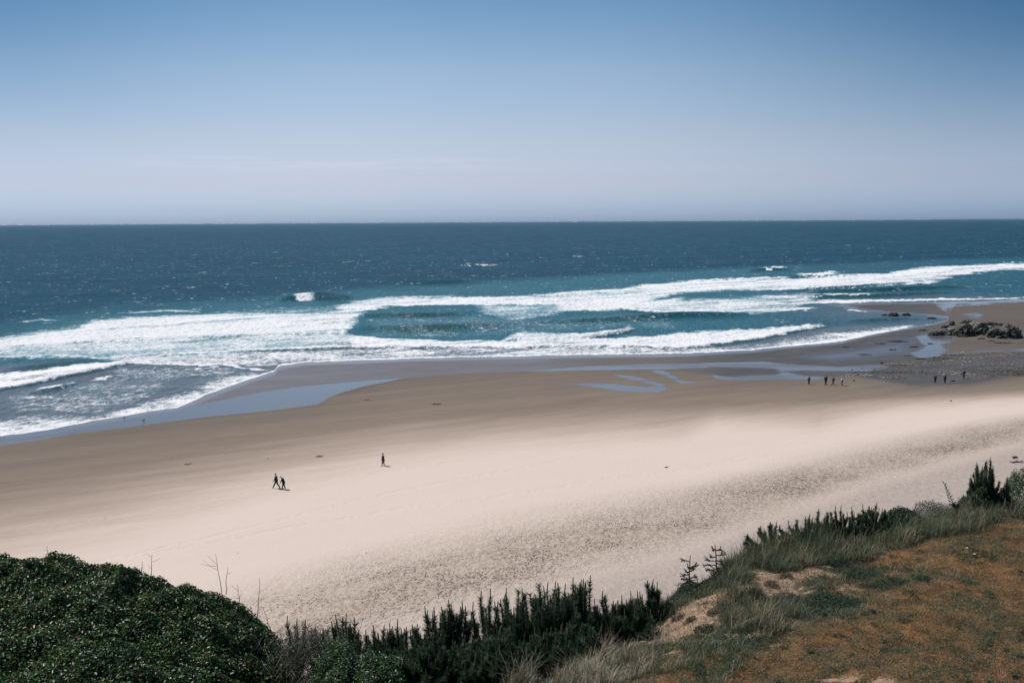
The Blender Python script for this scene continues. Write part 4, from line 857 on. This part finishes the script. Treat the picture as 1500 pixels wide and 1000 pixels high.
# driftwood and weed lying on the sand
def drift(px, py, lpx, label, rz=0., mat_=None, name='driftwood', thick=.07, seed=0, cat='driftwood', br=2, flatk=1.):
    r = random.Random(seed); P = G(px, py, .06); Ln = lpx*P[1]/F; root = empty(name, tuple(P), rz, label=label, cat=cat); mb = MB(); loc = np.array(P)
    pts = [loc+np.array([(k/5-.5)*Ln, r.uniform(-.06, .06)*Ln, thick*.6+r.uniform(0, .05)]) for k in range(6)]; tube(mb, pts, np.array([.5, .9, 1, .9, .7, .3])*thick, (1, 1, 1), 7)
    mb.build('log' if cat == 'driftwood' else 'blade', mat_ or M_wood, root); mb = MB()
    for k in range(br):
        mb = MB(); s = pts[r.randint(1, 4)]; e = s+np.array([r.uniform(-.25, .3)*Ln, r.choice((-1, 1))*r.uniform(.1, .25)*Ln, r.uniform(.02, .15)]); tube(mb, [s, (s+e)/2, e], [thick*.5, thick*.4, thick*.2], (1, 1, 1), 5); mb.build('branch' if cat == 'driftwood' else 'frond', mat_ or M_wood, root)
drift(1487, 670.5, 9, 'dark log lying on pale sand near the right edge', .15, thick=.14, seed=1)
drift(1490, 677, 22, 'longer dark branch on the sand at the right edge, below the log', .1, thick=.09, seed=2, br=5)
drift(976, 684.5, 7, 'small dark stick alone on the pale sand in the middle of the beach', .6, thick=.06, seed=3)
drift(468, 668.5, 12, 'low scrap of dark weed on tan sand between the pair and the lone walker', .2, M_weed, 'seaweed_clump', .06, 4, 'seaweed', 4)
drift(639, 592.5, 14, 'thin dark line of weed on damp sand above the lone walker', .0, M_weed, 'seaweed_clump', .07, 5, 'seaweed', 3)
drift(537, 586, 8, 'short scrap of weed on damp sand left of the thin weed line', .3, M_weed, 'seaweed_clump', .05, 6, 'seaweed', 3)
drift(1396, 558.5, 7, 'dark clump of weed on wet sand right of the strolling pair', .1, M_weed, 'seaweed_clump', .13, 7, 'seaweed', 5)
drift(1251, 558, 3, 'small dark stone-like weed clump right of the person in white', .1, M_weed, 'seaweed_clump', .14, 8, 'seaweed', 3)
drift(275, 680, 10, 'faint scrap of weed on tan sand left of the walking pair', .1, M_weed, 'seaweed_clump', .04, 9, 'seaweed', 4)
drift(1393, 588, 3, 'tiny dark weed clump below the strolling pair near the dry sand', .1, M_weed, 'seaweed_clump', .12, 10, 'seaweed', 2)

# ------------------------------------------------------------------ people
def skin_mesh(name, chain, radii, edges, sub=1, root=0, flat=None):
    me = bpy.data.meshes.new(name); me.from_pydata([tuple(c) for c in chain], edges, []); o = bpy.data.objects.new(name, me); COL.objects.link(o)
    sk = o.modifiers.new('s', 'SKIN'); sk.use_smooth_shade = True; sk.branch_smoothing = .6
    if not me.skin_vertices: me.skin_vertices.new()
    for i, r in enumerate(radii):
        d = me.skin_vertices[0].data[i]; d.radius = (r, r) if np.isscalar(r) else r; d.use_root = (i == root)
    ss = o.modifiers.new('u', 'SUBSURF'); ss.levels = sub; ss.render_levels = sub
    dg = bpy.context.evaluated_depsgraph_get(); dg.update(); out = bpy.data.meshes.new_from_object(o.evaluated_get(dg)); bpy.data.objects.remove(o)
    out.materials.clear(); return out
GW = 1.22
def person(px, py, label, facing=180, h=1.72, stride=.0, lean=0., arms=(.1, -.1), bend=(.2, .2), top=('coat', (.012, .013, .015)), legs=(.02, .022, .03), hair=(.03, .02, .015),
           shoes=(.02, .02, .02), hat=None, long_coat=False, hood=False, headdrop=0., shorts=False, elbow_fwd=0., bag=None, group=None, z=.05, yaw_off=0):
    P = G(px, py, z); s = h/1.72
    root = empty('person', tuple(P), math.radians(facing), label=label, cat='person', group=group)
    # local frame: +x forward, y to the person's left, z up
    hipz = .90-abs(stride)*.08; J = {}
    def pt(x, y, z_): return np.array([x, y, z_])*s
    J['pel'] = pt(0, 0, hipz+.04); sh = 1.42; lx = math.sin(lean)
    J['spn'] = pt(lx*.22, 0, 1.14); J['chs'] = pt(lx*.5, 0, 1.34); J['nck'] = pt(lx*.62+.0, 0, 1.47-abs(lx)*.12)
    J['jaw'] = pt(lx*.72+.03+headdrop*.03, 0, 1.56-abs(lx)*.16-headdrop*.02); J['hd'] = pt(lx*.8+.015+headdrop*.08, 0, 1.635-abs(lx)*.2-headdrop*.05); J['crn'] = pt(lx*.85+headdrop*.09, 0, 1.69-abs(lx)*.22-headdrop*.07)
    names = ['pel', 'spn', 'chs', 'nck', 'jaw', 'hd', 'crn']; rad = [.115, .105, .125, .052, .062, .085, .055]
    edges = [(i, i+1) for i in range(6)]
    V = [J[k] for k in names]; R = [(r*s*.8, r*s*1.25) if i in (0, 1, 2) else r*s for i, r in enumerate(rad)]
    V.append(J['hd']+pt(.10, 0, -.02)); R.append(.014*s); edges.append((5, 7))     # nose
    feet = []; hands = []; legj = []; armj = []
    for sd, ph, ar, bd in ((1, 1, arms[0], bend[0]), (-1, -1, arms[1], bend[1])):
        st_ = stride*ph; hip = pt(0, sd*.085, hipz-.02); kb = .10 if st_ < 0 else .05
        foot = pt(st_*.42, sd*.085, .085+(0.04 if st_ < -.3 else 0)); knee = (hip+foot)/2+pt(kb*.6, 0, .0); toe = foot+pt(.16, sd*.02, -.055-(.02 if st_ < -.3 else 0)); heel = foot+pt(-.03, 0, -.04)
        b = len(V); V += [hip, knee, foot, toe]; R += [.082*s, .056*s, .040*s, (.028*s, .036*s)]; edges += [(0, b), (b, b+1), (b+1, b+2), (b+2, b+3)]; legj.append((hip, knee, foot)); feet.append((foot, toe, heel))
        sho = J['chs']+pt(0, sd*.175, .05); el = sho+pt(math.sin(ar)*.28, sd*.05, -math.cos(ar)*.28); wr = el+pt(math.sin(ar+bd)*.25, sd*-.01, -math.cos(ar+bd)*.25); dr = norm(wr-el); pm = wr+dr*.075*s
        b = len(V); V += [sho, el, wr, pm]; R += [.052*s, .038*s, .026*s, (.018*s, .034*s)]; edges += [(2, b), (b, b+1), (b+1, b+2), (b+2, b+3)]; armj.append((sho, el, wr)); hands.append(pm)
        for k, fl in enumerate((.062, .075, .070, .055)):     # four fingers and a thumb, slightly curled
            o = np.array([(k-1.5)*.021*s, 0, 0]); q = len(V); m = pm+o+dr*(.02+fl*.55)*s; e = pm+o*.95+dr*(.02+fl)*s+np.array([0, -sd*.018*s, 0]); V += [m, e]; R += [.009*s, .007*s]; edges += [(b+3, q), (q, q+1)]
        q = len(V); V += [wr+dr*.03*s+np.array([.035*s, 0, 0]), wr+dr*.07*s+np.array([.05*s, -sd*.01, 0])]; R += [.011*s, .008*s]; edges += [(b+2, q), (q, q+1)]
    me = skin_mesh('body', V, R, edges, 1); link('body', me, M_skin, root)
    # clothes follow the body
    tn, tc_ = top; hem = hipz-.04; V = [pt(0, 0, hem-(.38 if long_coat else .02)), pt(0, 0, hipz+.06), J['spn'], J['chs'], J['nck']+pt(0, 0, -.045)]; R = [(.135*s, .175*s) if long_coat else (.125*s, .165*s), (.125*s, .165*s), (.115*s, .16*s), (.13*s, .185*s), .07*s]
    e = [(0, 1), (1, 2), (2, 3), (3, 4)]
    for (sho, el, wr) in armj:
        b = len(V); V += [sho, el, wr]; R += [.07*s, .056*s, .042*s]; e += [(3, b), (b, b+1), (b+1, b+2)]
    if long_coat: V[0] = V[0]+pt(.0, 0, 0)
    R = [tuple(np.array(q)*GW) if not np.isscalar(q) else q*GW for q in R]
    link(tn, skin_mesh(tn, V, R, e, 1, 2), cloth(tn, tc_), root)
    V = [pt(0, 0, hipz+.05)]; R = [(.118*s, .155*s)]; e = []
    for (hip, knee, foot) in legj:
        b = len(V); kn = knee if not shorts else knee; V += [hip, kn] + ([] if shorts else [foot+pt(0, 0, .01)]); R += [.096*s, .068*s]+([] if shorts else [.052*s]); e += [(0, b), (b, b+1)]+([] if shorts else [(b+1, b+2)])
    R = [tuple(np.array(q)*GW) if not np.isscalar(q) else q*GW for q in R]
    nm = 'shorts' if shorts else 'trousers'; link(nm, skin_mesh(nm, V, R, e, 1, 0), cloth(nm, legs), root)
    sm = cloth('shoe', shoes)
    for foot, toe, heel in feet: link('shoe', skin_mesh('shoe', [heel, foot+pt(.03, 0, -.035), toe+pt(.03, 0, 0)], [.042*s, .05*s, .036*s], [(0, 1), (1, 2)], 1), sm, root)
    V = [J['hd']+pt(-.035, 0, -.05), J['hd']+pt(-.018, 0, .02), J['crn']+pt(.0, 0, .005)]; R = [.085*s, .118*s, .09*s]
    if hood: R = [.10*s, .135*s, .10*s]; V[0] = J['nck']+pt(-.02, 0, .02)
    link('hood' if hood else 'hair', skin_mesh('hair', V, R, [(0, 1), (1, 2)], 1), cloth('hood' if hood else 'hair', tc_ if hood else hair), root)
    if hat:
        hm = cloth('hat', hat); o = link('hat', skin_mesh('hat', [J['hd']+pt(0, 0, .03), J['crn']+pt(0, 0, .02), J['hd']+pt(.15, 0, .03)], [.105*s, .085*s, .03*s], [(0, 1), (0, 2)], 1), hm, root)
    if bag:
        k = hands[0]; V = [k+pt(0, 0, -.02), k+pt(0, 0, -.12), k+pt(0.02, 0, -.30)]; ob = link('carried_bag', skin_mesh('bag', V, [.012, (.05, .09), (.04, .11)], [(0, 1), (1, 2)], 1), cloth('bag', bag)); ob.location = P; ob.rotation_euler = root.rotation_euler
        ob.name = 'carry_bag'; tag(ob, 'small pale bag hanging from the hand of the left person of the strolling pair', 'bag')
    return root
BLK = (.012, .013, .016)
person(405, 715.5, 'person in navy top and dark leggings striding left, left of the walking pair', 178, 1.76, .85, .05, (.2, -.15), (.5, .35), ('jacket', (.02, .026, .045)), (.012, .012, .014), hair=(.015, .012, .012))
person(415.8, 717.3, 'person in long black coat walking head bowed, right of the walking pair', 182, 1.66, .42, .30, (.15, .1), (.4, .4), ('coat', BLK), (.016, .016, .02), hair=(.10, .065, .03), long_coat=False, headdrop=1.2)
person(561.5, 682.5, 'lone person in long dark coat and blue jeans on the middle of the beach', 200, 1.62, .45, .03, (.1, .05), (.5, .5), ('coat', (.014, .015, .013)), (.03, .06, .10), hair=(.02, .018, .012), long_coat=True, hood=True)
person(1185, 563.3, 'person in blue jacket standing alone left of the group of three', 100, 1.55, .15, .03, (.2, .2), (.6, .6), ('jacket', (.02, .035, .08)), (.018, .018, .02), hair=(.03, .025, .05))
person(1209.5, 564.2, 'tallest person of the group, dark jacket, legs apart', 95, 1.82, .1, .0, (.1, .1), (.9, .9), ('jacket', (.03, .035, .045)), (.014, .014, .016), yaw_off=0)
person(1220, 564.2, 'person in dark blue top leaning forward, middle of the group of three', 15, 1.66, .7, .14, (.1, .3), (.3, .3), ('jacket', (.018, .018, .07)), (.05, .05, .08))
person(1233.5, 564.8, 'person in white top and pale hat with black trousers at the group right end', 170, 1.66, .2, .02, (.3, .3), (1.7, 1.2), ('shirt', (.55, .55, .56)), (.014, .014, .018), hat=(.75, .75, .74), shoes=(.5, .45, .4))
person(1369.8, 561.3, 'left person of the strolling pair in black jacket, seen from behind', 80, 1.60, .25, .03, (.1, .1), (.3, .3), ('jacket', BLK), (.02, .02, .024), hair=(.02, .015, .012), bag=(.45, .45, .45))
person(1384, 561.6, 'right person of the strolling pair in black jacket near the weed clump', 95, 1.64, .2, .03, (.12, .1), (.4, .3), ('jacket', (.010, .012, .016)), (.012, .014, .02), hair=(.015, .015, .012))
person(1411.3, 555, 'person in dark brown top standing alone on the cobbles', 10, 1.90, .1, .03, (.7, .2), (1.0, .6), ('jacket', (.035, .022, .022)), (.025, .032, .04), hair=(.02, .015, .012))

# gulls
def gull(px, py, label, facing=0, white=True, s=1.):
    P = G(px, py, .06); root = empty('gull', tuple(P), math.radians(facing), label=label, cat='bird')
    c = (.72, .72, .72) if white else (.08, .08, .085)
    V = np.array([(-.26, 0, .26), (-.12, 0, .26), (.04, 0, .28), (.14, 0, .33), (.19, 0, .41), (.23, 0, .43)])*s
    link('body', skin_mesh('body', V, np.array([.02, .07, .09, .055, .035, .038])*s, [(i, i+1) for i in range(5)], 1, 2), cloth('feathers', c), root)
    link('beak', skin_mesh('beak', np.array([(.25, 0, .43), (.32, 0, .415)])*s, [.014*s, .005*s], [(0, 1)], 1), cloth('beak', (.5, .35, .05)), root)
    for sd in (1, -1):
        link('wing', skin_mesh('wing', np.array([(.08, sd*.07, .31), (-.1, sd*.08, .30), (-.33, sd*.03, .27)])*s, [(.03*s, .05*s), (.025*s, .05*s), .012*s], [(0, 1), (1, 2)], 1), cloth('wing', (.35, .36, .38) if white else (.05, .05, .055)), root)
        link('leg', skin_mesh('leg', np.array([(0, sd*.035, .22), (0.01, sd*.035, .11), (0, sd*.035, .012), (.06, sd*.035, .008)])*s, [.010*s, .008*s, .008*s, .012*s], [(0, 1), (1, 2), (2, 3)], 1), cloth('leg', (.4, .25, .2)), root)
gull(210.7, 618.5, 'small dark bird standing on the wet strip at the left', 80, False, 1.1)
gull(182.3, 613.8, 'tiny dark bird at the foam edge, left of the other shorebird', 60, False, .8)
gull(1409, 520, 'white gull standing between the rock outcrop and the cobble bed', 20, True, 1.7)
gull(1433, 450.8, 'white gull on the far wet flat behind the outcrop', 0, True, 1.7)
gull(1464.5, 448, 'white gull farthest right on the distant flat', 180, True, 1.6)

# ------------------------------------------------------------------ light
EL = math.radians(57); sd_ = np.array([-.94, .34, 0]); sd_ /= np.linalg.norm(sd_); sunv = Vector((sd_[0]*math.cos(EL), sd_[1]*math.cos(EL), math.sin(EL)))
ld_ = bpy.data.lights.new('sun', 'SUN'); ld_.energy = 4.2; ld_.angle = math.radians(.53); ld_.color = (1, .965, .92)
so = bpy.data.objects.new('sun', ld_); COL.objects.link(so); so.rotation_euler = sunv.to_track_quat('Z', 'Y').to_euler(); so.location = (-60, 20, 120)
w = bpy.data.worlds.new('World'); S.world = w; w.use_nodes = True; nt = w.node_tree; bg = nt.nodes['Background']
sky = N(nt, 'ShaderNodeTexSky', sky_type='NISHITA'); sky.sun_disc = False; sky.sun_elevation = EL; sky.sun_rotation = math.atan2(sd_[0], sd_[1])
sky.altitude = 30; sky.air_density = 1.0; sky.dust_density = 1.0; sky.ozone_density = 2.0
tc = N(nt, 'ShaderNodeTexCoord').outputs['Generated']; sx = N(nt, 'ShaderNodeSeparateXYZ'); L(nt, tc, sx.inputs[0])
el = M(nt, 'MULTIPLY', sx.outputs[2], 2.0, clamp=True)
SKYR = [(0, (0.482, 0.638, 1.051)), (0.015, (0.496, 0.658, 1.083)), (0.08, (0.557, 0.561, 0.783)), (0.159, (0.574, 0.542, 0.628)), (0.2877, (0.507, 0.519, 0.558)), (0.411, (0.338, 0.436, 0.489)), (1, (0.3, 0.42, 0.52))]   # half scale
grade = RAMP(nt, el, SKYR)
c = MIX(nt, 1., sky.outputs[0], grade, 'MULTIPLY')
az = M(nt, 'DIVIDE', sx.outputs[0], M(nt, 'MAXIMUM', sx.outputs[1], .2))      # lens vignette painted into the sky: darker to both sides, more so higher up
azr = MR(nt, az, .05, .60, 0, .80); azl = MR(nt, az, -.60, -.1, .62, 0)
side = M(nt, 'MULTIPLY', M(nt, 'ADD', azr, azl), MR(nt, sx.outputs[2], .0, .2, .25, 1.))
c = MIX(nt, side, c, MIX(nt, 1., c, (.12, .34, .50), 'MULTIPLY'))
cn = noise(nt, tc, 9, 3, .5, (1, 1, 22)); band = M(nt, 'MULTIPLY', MR(nt, sx.outputs[2], .048, .056), MR(nt, sx.outputs[2], .058, .066, 1, 0))
cl_ = M(nt, 'MULTIPLY', M(nt, 'MULTIPLY', band, MR(nt, cn, .45, .6)), M(nt, 'MULTIPLY', MR(nt, az, -.42, -.3), MR(nt, az, -.05, .05, .035, 0)))
c = MIX(nt, cl_, c, (9., 7.6, 8.2))
vm = N(nt, 'ShaderNodeVectorMath', operation='SCALE'); vm.inputs['Scale'].default_value = 2.0; L(nt, c, vm.inputs[0]); c = vm.outputs[0]
L(nt, c, bg.inputs[0]); bg.inputs[1].default_value = .10
S.view_settings.view_transform = 'Standard'; S.view_settings.look = 'None'; S.view_settings.gamma = 1; S.view_settings.exposure = 0
S.render.engine = 'CYCLES'

GR = {'young_pine': 'young pines in a row along the bluff edge', 'thicket_pine': 'pines of the thicket on the right bluff edge', 'conical_pine': 'conical pines at the right bluff edge',
      'coastal_shrub': 'leafy shrubs on the right bluff edge', 'spruce_sapling': 'two spruce saplings', 'dry_twig': 'dry twigs above the big bush', 'ground_plant': 'creeping plants on the brown bank',
      'rock_outcrop': 'rocks of the outcrop', 'wave_washed_rock': 'low dark rocks in the shallows', 'driftwood': 'driftwood on the sand', 'seaweed_clump': 'seaweed scraps on the beach',
      'person': 'people walking on the beach', 'gull': 'birds on the wet sand'}
for o in list(S.objects):
    if o.parent is None and o.get('label'):
        k = o.name.split('.')[0]
        if k in GR: o['group'] = GR[k]

hb = MB(); c8 = np.array([[x, y, z] for z in (-3.0, 33.0) for y in (-3000., 61000.) for x in (-99000., 99000.)])
hb.add(c8, [[0, 2, 3, 1], [4, 5, 7, 6], [0, 1, 5, 4], [2, 6, 7, 3], [0, 4, 6, 2], [1, 3, 7, 5]]); hm = bpy.data.materials.new('haze air'); hm.use_nodes = True; nt = hm.node_tree; nt.nodes.clear()
ho = N(nt, 'ShaderNodeOutputMaterial'); pv = N(nt, 'ShaderNodeVolumePrincipled'); pv.inputs['Color'].default_value = (.60, .82, .98, 1); pv.inputs['Density'].default_value = 1.6e-5; pv.inputs['Anisotropy'].default_value = .2
L(nt, pv.outputs[0], ho.inputs['Volume']); tag(hb.build('haze', hm), 'thin pale sea haze in the air', 'haze', kind='stuff')
